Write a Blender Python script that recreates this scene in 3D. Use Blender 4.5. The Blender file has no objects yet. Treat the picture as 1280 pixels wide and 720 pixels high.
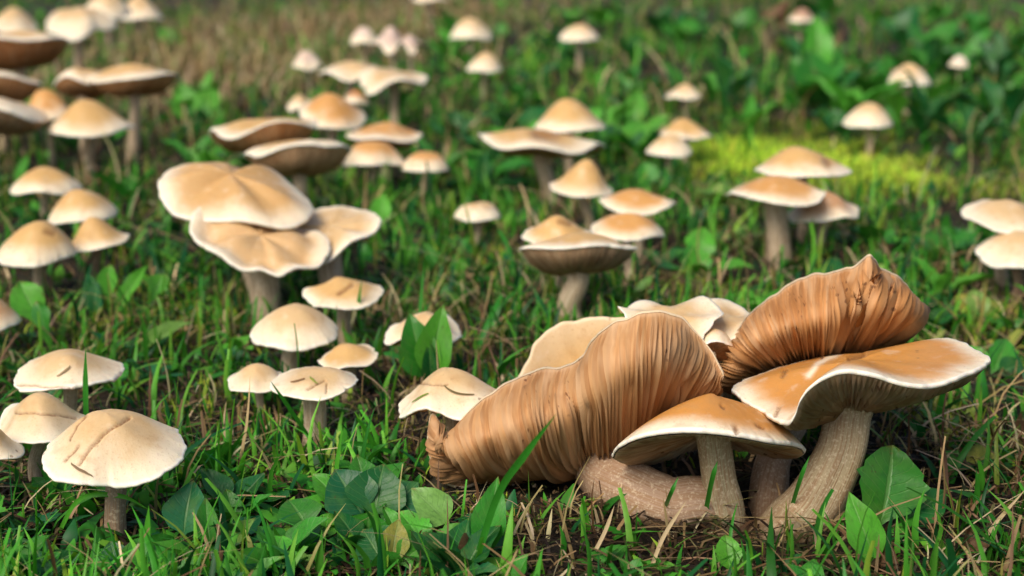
import bpy, math, random
import numpy as np
from mathutils import Vector, Matrix
PI = math.pi
random.seed(7); rng = np.random.default_rng(7)
sc = bpy.context.scene
COL = sc.collection

# ------------------------------------------------------------------ camera
W, H, LENS = 1280.0, 720.0, 50.0
FPX = W * LENS / 36.0
CAM_H = 0.285
PITCH = math.atan(480.0 / FPX)
cd = bpy.data.cameras.new("camera"); cam = bpy.data.objects.new("camera", cd); COL.objects.link(cam)
cam.location = (0, 0, CAM_H); cam.rotation_euler = (PI / 2 - PITCH, 0, 0)
cd.lens = LENS; cd.sensor_width = 36.0; cd.clip_start = 0.02; cd.clip_end = 200.0
cd.dof.use_dof = True; cd.dof.focus_distance = 0.665; cd.dof.aperture_fstop = 7.5
cd.dof.aperture_blades = 7
sc.camera = cam
# ------------------------------------------------------------------ sky, sun, exposure
SUN_EL, SUN_AZ = math.radians(47), math.radians(214)      # azimuth clockwise from +Y: behind the camera, to the left
wd = bpy.data.worlds.new("World"); sc.world = wd; wd.use_nodes = True
nt = wd.node_tree; nt.nodes.clear()
sky = nt.nodes.new("ShaderNodeTexSky"); sky.sky_type = 'NISHITA'; sky.sun_disc = False
sky.sun_elevation = SUN_EL; sky.sun_rotation = SUN_AZ; sky.air_density = 1.0; sky.dust_density = 4.0; sky.ozone_density = 1.0
bg = nt.nodes.new("ShaderNodeBackground"); bg.inputs[1].default_value = 0.075
ow = nt.nodes.new("ShaderNodeOutputWorld")
nt.links.new(sky.outputs[0], bg.inputs[0]); nt.links.new(bg.outputs[0], ow.inputs[0])
sl = bpy.data.lights.new("sun", 'SUN'); sl.energy = 1.5; sl.angle = math.radians(30); sl.color = (1.0, 0.90, 0.76)
so = bpy.data.objects.new("sun", sl); COL.objects.link(so)
sdir = Vector((math.sin(SUN_AZ) * math.cos(SUN_EL), math.cos(SUN_AZ) * math.cos(SUN_EL), math.sin(SUN_EL)))
so.rotation_euler = sdir.to_track_quat('Z', 'Y').to_euler(); so.location = sdir * 5
vs = sc.view_settings; vs.view_transform = 'Standard'; vs.look = 'None'; vs.exposure = 0.85; vs.gamma = 1.0
vs.use_curve_mapping = False
sc.render.engine = 'CYCLES'; sc.cycles.use_denoising = True
sc.cycles.max_bounces = 8; sc.cycles.transparent_max_bounces = 6

# ------------------------------------------------------------------ pixel helpers (photo 1280x720)
FW = np.array([0, math.cos(PITCH), -math.sin(PITCH)]); UP = np.array([0, math.sin(PITCH), math.cos(PITCH)])
RT = np.array([1.0, 0, 0]); CAM = np.array([0, 0, CAM_H])
def ground(x, y):
    return (0.0045 * np.sin(x * 9.1 + 1.3) * np.cos(y * 7.3) + 0.0035 * np.sin(x * 17 + y * 13)
            + 0.012 * np.sin(x * 1.9 + 0.4) * np.sin(y * 1.7 + 2.0) * np.clip(y - 0.6, 0, 1))
def ray(px, py):
    return FW + RT * ((px - W / 2) / FPX) - UP * ((py - H / 2) / FPX)
def at(px, py, Y):
    d = ray(px, py); return CAM + d * (Y / d[1])
def gpt(px, py):
    d = ray(px, py); t = CAM_H / -d[2]
    for _ in range(12):
        p = CAM + d * t; t = (CAM_H - ground(p[0], p[1])) / -d[2]
    return CAM + d * t
def proj(P):
    q = np.asarray(P) - CAM; z = q @ FW
    return np.stack([W / 2 + FPX * (q @ RT) / z, H / 2 - FPX * (q @ UP) / z], -1)
def pxs(P):                                   # metres per photo pixel at a point
    return float((np.asarray(P) - CAM) @ FW) / FPX

# ------------------------------------------------------------------ object helpers
def tag(o, label=None, cat=None, group=None, kind=None):
    if label: o['label'] = label
    if cat: o['category'] = cat
    if group: o['group'] = group
    if kind: o['kind'] = kind
    return o
def empty(name, loc):
    o = bpy.data.objects.new(name, None); COL.objects.link(o); o.location = tuple(float(v) for v in loc)
    o.empty_display_size = 0.01
    return o
def mesh_np(name, V, faces, attrs=None, smooth=True):
    """faces: (n,k) array of one size, or a list of such arrays"""
    me = bpy.data.meshes.new(name)
    V = np.asarray(V, np.float32)
    if not isinstance(faces, list): faces = [faces]
    faces = [np.asarray(f, np.int32) for f in faces if len(f)]
    nl = sum(f.size for f in faces); nf = sum(len(f) for f in faces)
    me.vertices.add(len(V)); me.vertices.foreach_set('co', V.ravel())
    me.loops.add(nl); me.loops.foreach_set('vertex_index', np.concatenate([f.ravel() for f in faces]))
    tot = np.concatenate([np.full(len(f), f.shape[1], np.int32) for f in faces])
    me.polygons.add(nf); me.polygons.foreach_set('loop_start', np.concatenate([[0], np.cumsum(tot)[:-1]]).astype(np.int32))
    me.polygons.foreach_set('use_smooth', np.full(nf, smooth, bool))
    for k, a in (attrs or {}).items():
        a = np.asarray(a, np.float32)
        if a.ndim == 1:
            at_ = me.attributes.new(k, 'FLOAT', 'POINT'); at_.data.foreach_set('value', a)
        else:
            if a.shape[1] == 3: a = np.concatenate([a, np.ones((len(a), 1), np.float32)], 1)
            at_ = me.attributes.new(k, 'FLOAT_COLOR', 'POINT'); at_.data.foreach_set('color', a.ravel())
    me.update(calc_edges=True); me.validate()
    return me
def obj(name, me, mat=None, parent=None):
    o = bpy.data.objects.new(name, me); COL.objects.link(o)
    if mat and not me.materials: me.materials.append(mat)
    if parent: o.parent = parent
    return o
def grid_faces(nr, nc, closed=True):
    i = np.arange(nr - 1)[:, None]; j = np.arange(nc if closed else nc - 1)[None, :]
    a = i * nc + j; b = i * nc + (j + 1) % nc
    return np.stack([a, b, b + nc, a + nc], -1).reshape(-1, 4)

# ------------------------------------------------------------------ materials
class Mt:
    def __init__(s, name):
        s.m = bpy.data.materials.new(name); s.m.use_nodes = True; s.t = s.m.node_tree; s.t.nodes.clear()
        s.out = s.n("ShaderNodeOutputMaterial"); s.b = s.n("ShaderNodeBsdfPrincipled"); s.l(s.b.outputs[0], s.out.inputs[0])
    def n(s, k, **kw):
        q = s.t.nodes.new(k)
        for a, v in kw.items(): setattr(q, a, v)
        return q
    def l(s, a, b): s.t.links.new(a, b)
    def set(s, q, i, v):
        if hasattr(v, 'is_output'): s.l(v, q.inputs[i])
        else: q.inputs[i].default_value = v
    def attr(s, name, fac=True):
        return s.n("ShaderNodeAttribute", attribute_name=name).outputs[2 if fac else 0]
    def math(s, op, a, b=0.0, clamp=False):
        q = s.n("ShaderNodeMath", operation=op, use_clamp=clamp); s.set(q, 0, a); s.set(q, 1, b); return q.outputs[0]
    def mix(s, f, a, b, mode='MIX'):
        q = s.n("ShaderNodeMix", data_type='RGBA', blend_type=mode); s.set(q, 0, f)
        for i, v in ((6, a), (7, b)): s.set(q, i, v if hasattr(v, 'is_output') else (*v, 1.0)[:4])
        return q.outputs[2]
    def noise(s, scale, detail=3.0, vec=None, rough=0.55, dims='4D', w=None):
        q = s.n("ShaderNodeTexNoise", noise_dimensions=dims); q.inputs['Scale'].default_value = scale
        q.inputs['Detail'].default_value = detail; q.inputs['Roughness'].default_value = rough
        if vec is not None: s.l(vec, q.inputs['Vector'])
        if w is not None: s.l(w, q.inputs['W'])
        return q.outputs[0]
    def rng(s, v, a, b, c=0.0, d=1.0, smooth=True):
        q = s.n("ShaderNodeMapRange", interpolation_type='SMOOTHSTEP' if smooth else 'LINEAR'); s.set(q, 0, v)
        for i, x in enumerate((a, b, c, d)): q.inputs[i + 1].default_value = x
        return q.outputs[0]
    def comb(s, x, y, z=0.0):
        q = s.n("ShaderNodeCombineXYZ"); s.set(q, 0, x); s.set(q, 1, y); s.set(q, 2, z); return q.outputs[0]
    def bump(s, h, strength, dist):
        q = s.n("ShaderNodeBump"); q.inputs['Strength'].default_value = strength; q.inputs['Distance'].default_value = dist
        s.l(h, q.inputs['Height']); s.l(q.outputs[0], s.b.inputs['Normal'])
    def objc(s): return s.n("ShaderNodeTexCoord").outputs['Object']
    def info(s): return s.n("ShaderNodeObjectInfo")
    def P(s, **kw):
        for k, v in kw.items(): s.set(s.b, k.replace('_', ' '), v)

def mat_cap():
    m = Mt("mushroom_cap"); oc = m.objc(); inf = m.info(); rd = m.math('MULTIPLY', inf.outputs['Random'], 37.0)
    t = m.attr('t'); an = m.attr('ang')
    big = m.noise(38, 3, oc, w=rd); med = m.noise(120, 4, oc, w=rd); fine = m.noise(900, 3, oc, w=rd)
    stv = m.comb(m.math('MULTIPLY', an, 3.0), m.math('MULTIPLY', t, 1.4))
    streak = m.noise(9.0, 3, stv, w=rd)
    tt = m.math('ADD', t, m.math('MULTIPLY', m.math('SUBTRACT', big, 0.5), 0.75))
    tt = m.math('ADD', tt, m.math('MULTIPLY', m.math('SUBTRACT', streak, 0.5), 0.07))
    f = m.math('MULTIPLY', m.rng(tt, 0.36, 0.98), m.rng(inf.outputs['Alpha'], 0.0, 1.0, 0.25, 1.0, smooth=False))
    c = m.mix(f, inf.outputs['Color'], (0.86, 0.745, 0.55))
    c = m.mix(m.rng(med, 0.50, 0.72, 0.0, 0.35), c, (0.47, 0.25, 0.095))
    c = m.mix(m.rng(fine, 0.56, 0.70, 0.0, 0.30), c, (0.42, 0.22, 0.085))
    c = m.mix(m.rng(med, 0.30, 0.45, 0.30, 0.0), c, (0.80, 0.67, 0.52))
    c = m.mix(m.math('MULTIPLY', m.rng(m.math('ADD', t, m.math('MULTIPLY', m.math('SUBTRACT', med, 0.5), 0.12)), 0.93, 1.0), inf.outputs['Alpha']), c, (0.90, 0.84, 0.72))
    sp = m.n("ShaderNodeTexVoronoi"); sp.inputs['Scale'].default_value = 130; m.l(oc, sp.inputs['Vector'])
    spot = m.math('MULTIPLY', m.rng(sp.outputs['Distance'], 0.10, 0.16, 1.0, 0.0), m.rng(big, 0.56, 0.62))
    c = m.mix(m.math('MULTIPLY', spot, 0.6), c, (0.16, 0.07, 0.025))
    c = m.mix(m.math('MULTIPLY', m.attr('mark'), m.rng(fine, 0.3, 0.6, 0.35, 0.85)), c, (0.22, 0.095, 0.035))
    c = m.mix(m.attr('pale'), c, (0.86, 0.72, 0.52))
    m.P(Base_Color=c, Roughness=m.rng(med, 0.3, 0.7, 0.34, 0.56), Subsurface_Weight=0.18, Subsurface_Scale=0.004)
    m.b.inputs['Subsurface Radius'].default_value = (1.0, 0.55, 0.25)
    m.b.inputs['Specular IOR Level'].default_value = 0.35
    h = m.math('ADD', m.math('MULTIPLY', med, 0.7), m.math('MULTIPLY', fine, 0.35))
    h = m.math('ADD', h, m.math('MULTIPLY', streak, 0.08)); h = m.math('SUBTRACT', h, m.math('MULTIPLY', m.attr('mark'), 0.8))
    m.bump(h, 0.35, 0.0012)
    return m.m
def mat_gill():
    m = Mt("mushroom_gills"); oc = m.objc(); inf = m.info(); rd = m.math('MULTIPLY', inf.outputs['Random'], 21.0)
    t = m.attr('t'); an = m.attr('ang')
    st = m.noise(26.0, 2, m.comb(m.math('MULTIPLY', an, 2.2), m.math('MULTIPLY', t, 0.12)), w=rd)
    st2 = m.noise(7.0, 3, m.comb(m.math('MULTIPLY', an, 2.0), m.math('MULTIPLY', t, 0.5)), w=rd)
    big = m.noise(30, 3, oc, w=rd)
    c = m.mix(m.rng(st, 0.35, 0.65, 0.0, 0.65), inf.outputs['Color'], (0.30, 0.13, 0.045))
    c = m.mix(m.rng(st2, 0.42, 0.70, 0.0, 0.65), c, (0.64, 0.42, 0.24))
    c = m.mix(m.rng(big, 0.55, 0.75, 0.0, 0.55), c, (0.30, 0.125, 0.045))
    c = m.mix(m.rng(t, 0.955, 0.99, 0.0, 0.45), c, (0.66, 0.46, 0.28))
    sp = m.n("ShaderNodeTexVoronoi"); sp.inputs['Scale'].default_value = 160; m.l(oc, sp.inputs['Vector'])
    c = m.mix(m.math('MULTIPLY', m.rng(sp.outputs['Distance'], 0.14, 0.24, 1.0, 0.0), m.rng(big, 0.55, 0.6, 0, 0.8)), c, (0.13, 0.05, 0.02))
    m.P(Base_Color=c, Roughness=0.62)
    m.b.inputs['Specular IOR Level'].default_value = 0.25
    m.bump(st, 0.30, 0.0010)
    return m.m
def mat_stem():
    m = Mt("mushroom_stem"); oc = m.objc(); inf = m.info(); rd = m.math('MULTIPLY', inf.outputs['Random'], 11.0)
    t = m.attr('t'); an = m.attr('ang')
    fb = m.noise(9.0, 4, m.comb(m.math('MULTIPLY', an, 1.9), m.math('MULTIPLY', t, 0.35)), w=rd)
    gr = m.noise(700, 3, oc, w=rd); big = m.noise(45, 3, oc, w=rd)
    c = m.mix(m.rng(fb, 0.40, 0.60, 0.0, 0.85), inf.outputs['Color'], (0.30, 0.18, 0.095))
    c = m.mix(m.rng(gr, 0.5, 0.66, 0.0, 0.5), c, (0.68, 0.57, 0.41))
    c = m.mix(m.rng(big, 0.56, 0.75, 0.0, 0.4), c, (0.27, 0.15, 0.075))
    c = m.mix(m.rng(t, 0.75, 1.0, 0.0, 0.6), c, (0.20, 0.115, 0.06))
    m.P(Base_Color=c, Roughness=0.7)
    m.b.inputs['Specular IOR Level'].default_value = 0.25
    m.bump(m.math('ADD', fb, m.math('MULTIPLY', gr, 0.4)), 0.5, 0.0012)
    return m.m
def finish_leaf(m, c, trans, rough, spec=0.25):
    m.P(Base_Color=c, Roughness=rough); m.b.inputs['Specular IOR Level'].default_value = spec
    tr = m.n("ShaderNodeBsdfTranslucent"); cc = m.mix(1.0, c, (1.25, 1.3, 0.6), 'MULTIPLY'); m.l(cc, tr.inputs[0])
    mx = m.n("ShaderNodeMixShader"); mx.inputs[0].default_value = trans
    m.l(m.b.outputs[0], mx.inputs[1]); m.l(tr.outputs[0], mx.inputs[2]); m.l(mx.outputs[0], m.out.inputs[0])
    return m.m
def mat_blade(name, trans=0.3, rough=0.45):
    m = Mt(name); c = m.attr('col', False)
    geo = m.n("ShaderNodeNewGeometry").outputs['Position']
    nz = m.noise(160, 2, geo, dims='3D')
    c = m.mix(m.rng(nz, 0.3, 0.7, 0.0, 0.35), c, (0.6, 0.6, 0.45), 'MULTIPLY')
    return finish_leaf(m, c, trans, rough)
def mat_leaf():
    m = Mt("weed_leaf"); oc = m.objc(); inf = m.info(); rd = m.math('MULTIPLY', inf.outputs['Random'], 19.0)
    u = m.attr('u'); s = m.attr('s'); au = m.math('ABSOLUTE', u)
    big = m.noise(3.0, 3, oc, w=rd); fine = m.noise(14, 3, oc, w=rd)
    c = m.mix(m.rng(big, 0.42, 0.72, 0.0, 0.5), inf.outputs['Color'], (0.085, 0.21, 0.03))
    c = m.mix(m.rng(fine, 0.45, 0.7, 0.0, 0.3), c, (0.02, 0.075, 0.02))
    ph = m.math('SUBTRACT', m.math('MULTIPLY', s, 8.0), m.math('MULTIPLY', au, 2.2))
    fr = m.math('ABSOLUTE', m.math('SUBTRACT', m.math('FRACT', ph), 0.5))
    vein = m.math('MAXIMUM', m.rng(au, 0.03, 0.09, 1.0, 0.0), m.math('MULTIPLY', m.rng(fr, 0.02, 0.10, 1.0, 0.0), 0.40))
    c = m.mix(m.math('MULTIPLY', vein, 0.38), c, (0.16, 0.30, 0.09))
    blem = m.math('MULTIPLY', m.rng(fine, 0.66, 0.72), m.rng(big, 0.55, 0.6))
    c = m.mix(blem, c, (0.10, 0.045, 0.02))
    tipb = m.rng(m.math('ADD', s, m.math('MULTIPLY', fine, 0.5)), 1.15, 1.35)
    c = m.mix(m.math('MULTIPLY', tipb, 0.7), c, (0.26, 0.20, 0.05))
    h = m.math('SUBTRACT', m.math('MULTIPLY', fine, 0.5), vein)
    m.bump(h, 0.35, 0.0012)
    return finish_leaf(m, c, 0.20, 0.38, 0.32)
def mat_dead():
    m = Mt("dead_leaf"); oc = m.objc(); n = m.noise(9, 4, oc, dims='3D')
    c = m.mix(n, (0.06, 0.028, 0.016), (0.26, 0.15, 0.08)); m.bump(n, 0.5, 0.001)
    return finish_leaf(m, c, 0.1, 0.6)
def mat_soil():
    m = Mt("soil"); oc = m.objc()
    a = m.noise(14, 5, oc, dims='3D'); b = m.noise(160, 5, oc, dims='3D', rough=0.7)
    c = m.mix(m.rng(a, 0.35, 0.65), (0.009, 0.006, 0.004), (0.024, 0.016, 0.010))
    c = m.mix(m.rng(b, 0.5, 0.75), c, (0.10, 0.07, 0.04))
    c = m.mix(m.rng(m.noise(7, 4, oc, dims='3D'), 0.52, 0.68, 0, 0.7), c, (0.035, 0.055, 0.014))
    m.P(Base_Color=c, Roughness=0.95); m.bump(b, 0.9, 0.006)
    return m.m
M_CAP, M_GILL, M_STEM, M_LEAF, M_DEAD, M_SOIL = mat_cap(), mat_gill(), mat_stem(), mat_leaf(), mat_dead(), mat_soil()
M_GRASS, M_DRY, M_MOSS = mat_blade("grass_blade", 0.30, 0.42), mat_blade("dry_grass", 0.15, 0.6), mat_blade("moss", 0.35, 0.7)

# ------------------------------------------------------------------ ground sheet
def axis(lo, mid0, mid1, hi, step, n):
    a = mid0 - (mid0 - lo) * (np.linspace(1, 0, n, endpoint=False) ** 2)
    b = np.arange(mid0, mid1, step); c = mid1 + (hi - mid1) * (np.linspace(0, 1, n) ** 2)
    return np.concatenate([a, b, c])
gx = axis(-40, -1.2, 1.2, 40, 0.02, 14); gy = axis(-10, 0.2, 3.0, 70, 0.02, 14)
X, Y = np.meshgrid(gx, gy)
nz = 0.004 * rng.standard_normal(X.shape) * ((abs(X) < 1.2) & (Y > .2) & (Y < 3))
gm = mesh_np("ground", np.stack([X, Y, ground(X, Y) - 0.003 - abs(nz)], -1).reshape(-1, 3), grid_faces(len(gy), len(gx), False))
tag(obj("ground", gm, M_SOIL), kind='structure')

# ------------------------------------------------------------------ clearance map under the caps
CX0, CX1, CY0, CY1, CS = -2.2, 2.2, 0.3, 5.3, 0.005
CN = (int((CY1 - CY0) / CS) + 1, int((CX1 - CX0) / CS) + 1)
ZLOW = np.full(CN, 9.0)
STEMS = []
CAPS = []
BOXES = []
NAMES = []                                    # where each mushroom stands, for naming what grows beside it
def clear_add(P, rad=1):
    i = ((P[:, 1] - CY0) / CS).astype(int); j = ((P[:, 0] - CX0) / CS).astype(int)
    for a in range(-rad, rad + 1):
        for b in range(-rad, rad + 1):
            ii = np.clip(i + a, 0, CN[0] - 1); jj = np.clip(j + b, 0, CN[1] - 1)
            np.minimum.at(ZLOW, (ii, jj), P[:, 2])
def clear_at(x, y):
    i = np.clip(((y - CY0) / CS).astype(int), 0, CN[0] - 1); j = np.clip(((x - CX0) / CS).astype(int), 0, CN[1] - 1)
    return ZLOW[i, j]

# ------------------------------------------------------------------ mushrooms
PALE, TAN, ORANGE = (0.63, 0.435, 0.22), (0.61, 0.38, 0.145), (0.60, 0.31, 0.095)
GTAN, GBRN, GGREY = (0.56, 0.31, 0.135), (0.62, 0.31, 0.13), (0.42, 0.31, 0.20)
def seg_dist(P, pts):
    d = np.full(len(P), 1e9)
    for a, b in zip(pts[:-1], pts[1:]):
        a = np.array(a, float); b = np.array(b, float); ab = b - a
        t = np.clip(((P - a) @ ab) / (ab @ ab), 0, 1); d = np.minimum(d, np.hypot(*(P - a - t[:, None] * ab).T))
    return d
def mark_attr(Pw, marks, wob=1.0):
    m = np.zeros(len(Pw)); q = proj(Pw); q = q + np.stack([.6 * np.sin(q[:, 1] * .21) + .3 * np.sin(q[:, 1] * .5), .6 * np.sin(q[:, 0] * .19) + .3 * np.sin(q[:, 0] * .45)], -1)
    for pts, w in marks:
        m = np.maximum(m, np.clip(1.15 * np.exp(-(seg_dist(q, pts) / w) ** 2), 0, 1))
    return m
def tube(path, radii, nseg, name, seed=0):
    path = np.asarray(path, float); n = len(path)
    tan = np.gradient(path, axis=0); tan /= np.linalg.norm(tan, axis=1)[:, None]
    ref = np.array([0, 1.0, 0.05]); V = []; A = []; T = []
    th = np.linspace(0, 2 * PI, nseg, endpoint=False); r0 = np.random.default_rng(seed)
    f1, f2, ph = r0.integers(2, 4), r0.integers(4, 7), r0.uniform(0, 6, 2)
    for k in range(n):
        a = np.cross(tan[k], ref); a /= np.linalg.norm(a); b = np.cross(tan[k], a)
        r = radii[k] * (1 + 0.05 * np.sin(f1 * th + ph[0] + k * .1) + 0.03 * np.sin(f2 * th + ph[1] - k * .15))
        V.append(path[k] + r[:, None] * (np.cos(th)[:, None] * a + np.sin(th)[:, None] * b))
        A.append(np.minimum(th, 2 * PI - th)); T.append(np.full(nseg, k / (n - 1)))
    V.append(path[-1:] ); A.append([0]); T.append([1])
    F = grid_faces(n, nseg); last = (n - 1) * nseg
    tri = np.stack([last + np.arange(nseg), last + (np.arange(nseg) + 1) % nseg, np.full(nseg, n * nseg)], -1)
    return np.concatenate(V), [F, tri], {'t': np.concatenate(T), 'ang': np.concatenate(A)}
def smooth_path(pts, n):
    P = np.asarray(pts, float); P = np.concatenate([[2 * P[0] - P[1]], P, [2 * P[-1] - P[-2]]])
    m = len(P) - 3; out = []
    for u in np.linspace(0, m, n):
        i = min(int(u), m - 1); f = u - i; p0, p1, p2, p3 = P[i:i + 4]
        out.append(.5 * ((2 * p1) + (p2 - p0) * f + (2 * p0 - 5 * p1 + 4 * p2 - p3) * f * f + (3 * p1 - p0 - 3 * p2 + p3) * f ** 3))
    return np.array(out)
def build_stem(root, base, path, radii, seed, color, fine):
    n = 26 if fine else 12
    P = smooth_path(path, n); R = np.interp(np.linspace(0, 1, n), np.linspace(0, 1, len(radii)), radii)
    V, F, A = tube(P, R, 40 if fine else 16, "stem", seed)
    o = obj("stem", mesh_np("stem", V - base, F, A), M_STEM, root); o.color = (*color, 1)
    STEMS.append((P, R))
    return o
def build_cap_parts(root, base, top, gil, colour, gcolour, nc, ng, marks=(), pales=(), rimw=1.0):
    """top: (nr,nc,3) rows centre->lip ; gil: (nr,ng,3) rows rim->stem ; with t values"""
    Pt, tt = top; Pg, tg = gil
    n = Pt.shape[0]; th = np.linspace(0, 2 * PI, Pt.shape[1], endpoint=False)
    V = Pt.reshape(-1, 3); T = np.repeat(tt, Pt.shape[1]); A = np.tile(np.minimum(th, 2 * PI - th), n)
    mk = mark_attr(V, marks) if marks else np.zeros(len(V)); pl = mark_attr(V, pales) if pales else np.zeros(len(V))
    if marks: V = V - np.array([0, 0, 1.0]) * (mk * .0012)[:, None]
    CAPS.append((root, Pt))
    c = obj("cap", mesh_np("cap", V - base, grid_faces(n, Pt.shape[1]), {'t': T, 'ang': A, 'mark': mk, 'pale': pl}), M_CAP, root)
    c.color = (*colour, rimw)
    n = Pg.shape[0]; th = np.linspace(0, 2 * PI, Pg.shape[1], endpoint=False)
    V2 = Pg.reshape(-1, 3)
    g = obj("gills", mesh_np("gills", V2 - base, grid_faces(n, Pg.shape[1])[:, ::-1], {'t': np.repeat(tg, Pg.shape[1]), 'ang': np.tile(np.minimum(th, 2 * PI - th), n)}), M_GILL, root)
    g.color = (*gcolour, 1); g['kind'] = 'stuff'
    clear_add(V2); clear_add(V)

def prof(kind, t):
    bell = .5 * (1 + np.cos(PI * t))
    if kind == 'dome': return .72 * (1 - t ** 2.2) ** 0.8 + .28 * bell
    if kind == 'umbo': return .5 * (1 - t ** 2.1) ** .9 + .5 * bell
    if kind == 'cone': return .25 * (1 - t ** 1.8) + .75 * bell
    if kind == 'flat': return (1 - t ** 2.8) ** .9
    return 1 - t ** 2
def mushroom(box, basepx, kind='dome', tilt=0, roll=0, wave=0.03, U=0.0, color=TAN, gcol=GTAN, seed=None, fine=1, stem=0.13, label='',
             marks=(), pales=(), group=None, notch=0.0, skew=None, scol=(0.62, 0.52, 0.37)):
    wave = wave * 1.35; xl, xr, yt, yb = box; s_ = seed if seed is not None else int(xl * 7 + yt * 13 + 999)
    r0 = np.random.default_rng(abs(s_)); base = gpt(*basepx); s = pxs(base)
    Rr = (xr - xl) / 2 * s; Hh = max((yb - yt) * s * 0.6, Rr * .15)
    cen = at((xl + xr) / 2, (yt + yb) / 2 + 5, base[1])
    am = r0.normal(0, 1, 6); ph = r0.uniform(0, 2 * PI, 12); aw = r0.normal(0, 1, 6)
    nc = (36, 64, 192)[fine]; nr = (9, 16, 56)[fine]; ngill = (48, 84, 130)[fine]
    skx, sky_ = (r0.normal(0, .08), r0.normal(0, .06)) if skew is None else skew
    dn = [(r0.uniform(.25, .9), r0.uniform(0, 2 * PI), r0.normal(0, .045), r0.uniform(.16, .34)) for _ in range(6)]; nk = [(r0.uniform(0, 2 * PI), r0.uniform(.015, .05), r0.uniform(.05, .12)) for _ in range(3)]
    tl, rl = math.radians(tilt), math.radians(roll)
    RX = np.array([[1, 0, 0], [0, math.cos(tl), math.sin(tl)], [0, -math.sin(tl), math.cos(tl)]])   # + raises the near side
    RY = np.array([[math.cos(rl), 0, math.sin(rl)], [0, 1, 0], [-math.sin(rl), 0, math.cos(rl)]])
    ROT = RY @ RX
    def warp(t, th):
        rad = 1 + sum(wave * .8 * am[k] / (k + 1) ** .6 * np.sin((k + 1) * th + ph[k]) for k in range(1, 6)) * t ** 1.5
        if notch: rad = rad - notch * np.exp(-((np.mod(th - ph[11], 2 * PI) - PI) / .12) ** 2) * t ** 4
        dz = sum(wave * 1.1 * aw[k] / (k + 1) ** .4 * np.sin((k + 1) * th + ph[k + 6 if k < 5 else 5]) for k in range(1, 5)) * t ** 2
        dz = dz + wave * .40 * np.sin(3 * th + ph[3] + 4 * t) * t + wave * .30 * np.sin(5 * th - 6 * t + ph[7]) * t * (1.2 - t)
        rad = rad + (.010 * np.sin(13 * th + ph[8]) + .008 * np.sin(21 * th + ph[9]) + .005 * np.sin(37 * th + ph[10])) * t ** 6
        for tk, thk, ak, sk in dn:
            q2 = (t * np.cos(th) - tk * math.cos(thk)) ** 2 + (t * np.sin(th) - tk * math.sin(thk)) ** 2; dz = dz + ak * np.exp(-q2 / sk ** 2)
        for thk, dk, sk in nk: rad = rad - dk * np.exp(-((np.mod(th - thk, 2 * PI) - PI) / sk) ** 2) * t ** 8
        return rad, dz
    def surf(R_, H_, c_):
        th = np.linspace(0, 2 * PI, nc, endpoint=False)[None, :]; t = (np.linspace(0.0, 1, nr) ** .85)[:, None]; t[0] = 0.004
        rad, dz = warp(t, th); z = H_ * prof(kind, t) + R_ * dz
        top = np.stack([R_ * (t * rad * np.cos(th) + skx * (1 - t ** 1.5)), R_ * (t * rad * np.sin(th) + sky_ * (1 - t ** 1.5)), z], -1)
        lipt = np.array([1.0, 0.985, 0.955])[:, None]; rad, dz = warp(np.ones((3, 1)), th)
        lz = np.array([-0.022, -0.04, -0.03])[:, None] * R_ + R_ * dz
        lip = np.stack([R_ * lipt * rad * np.cos(th), R_ * lipt * rad * np.sin(th), lz], -1)
        top = np.concatenate([top, lip]); tt = np.concatenate([t[:, 0], [1, 1, .99]])
        ng = ngill * 2; th = np.linspace(0, 2 * PI, ng, endpoint=False)[None, :]
        tg = np.linspace(0.965, stem * .8, max(7, nr // 3))[:, None]; rad, dz = warp(tg, th)
        zu = (0.28 * H_ - U * R_) * (1 - (tg / .965) ** (3.4 if U > .1 else 1.4)) - 0.026 * R_ + R_ * dz
        k = np.arange(ng)[None, :]; amp = np.where(k % 4 == 3, np.clip((tg - .45) * 8, 0, 1), 1.0) * (k % 2)
        env = np.clip((.965 - tg) * 14, 0, 1) * np.clip((tg - stem * .8) * 10 + .25, 0, 1)
        zu = zu - 0.055 * R_ * amp * env * (1 + .3 * np.sin(th * 23 + ph[4]))
        gil = np.stack([R_ * tg * rad * np.cos(th), R_ * tg * rad * np.sin(th), zu], -1)
        return (top @ ROT.T + c_, tt), (gil @ ROT.T + c_, tg[:, 0])
    for _ in range(9):
        tp, gl = surf(Rr, Hh, cen); q = proj(np.concatenate([tp[0].reshape(-1, 3), gl[0].reshape(-1, 3)]))
        x0, y0 = q.min(0); x1, y1 = q.max(0)
        Rr *= ((xr - xl) / (x1 - x0)) ** .9
        Hh = min(max(Hh + ((yb - yt) - (y1 - y0)) * s * .8, 0.07 * Rr), 1.05 * Rr)
        cen = cen + RT * ((xl + xr) / 2 - (x0 + x1) / 2) * s + np.array([0, 0, 1.0]) * (y1 - yb) * s
    tp, gl = surf(Rr, Hh, cen)
    tp = (tp[0], tp[1] ** (1.1 if color == PALE else 1.9)); BOXES.append((*box, base[1]))
    root = empty("mushroom", base)
    build_cap_parts(root, base, tp, gl, color, gcol, nc, ngill * 2, marks, pales)
    n_ax = ROT @ np.array([0, 0, 1.0]); topc = cen + n_ax * (0.28 * Hh - U * Rr + 0.0)
    low = base - np.array([0, 0, 0.012]); L = np.linalg.norm(topc - low); sr = stem * Rr
    mid = (topc * .45 + low * .55) + np.array([r0.normal(0, .05) * L, 0, 0]) - n_ax * 0 
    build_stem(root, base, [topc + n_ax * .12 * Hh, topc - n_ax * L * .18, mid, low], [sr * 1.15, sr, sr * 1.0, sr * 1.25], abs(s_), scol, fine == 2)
    NAMES.append((base[0], base[1], Rr, label)); tag(root, label, 'mushroom', group or 'mushrooms growing in the grass')
    return root

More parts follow.
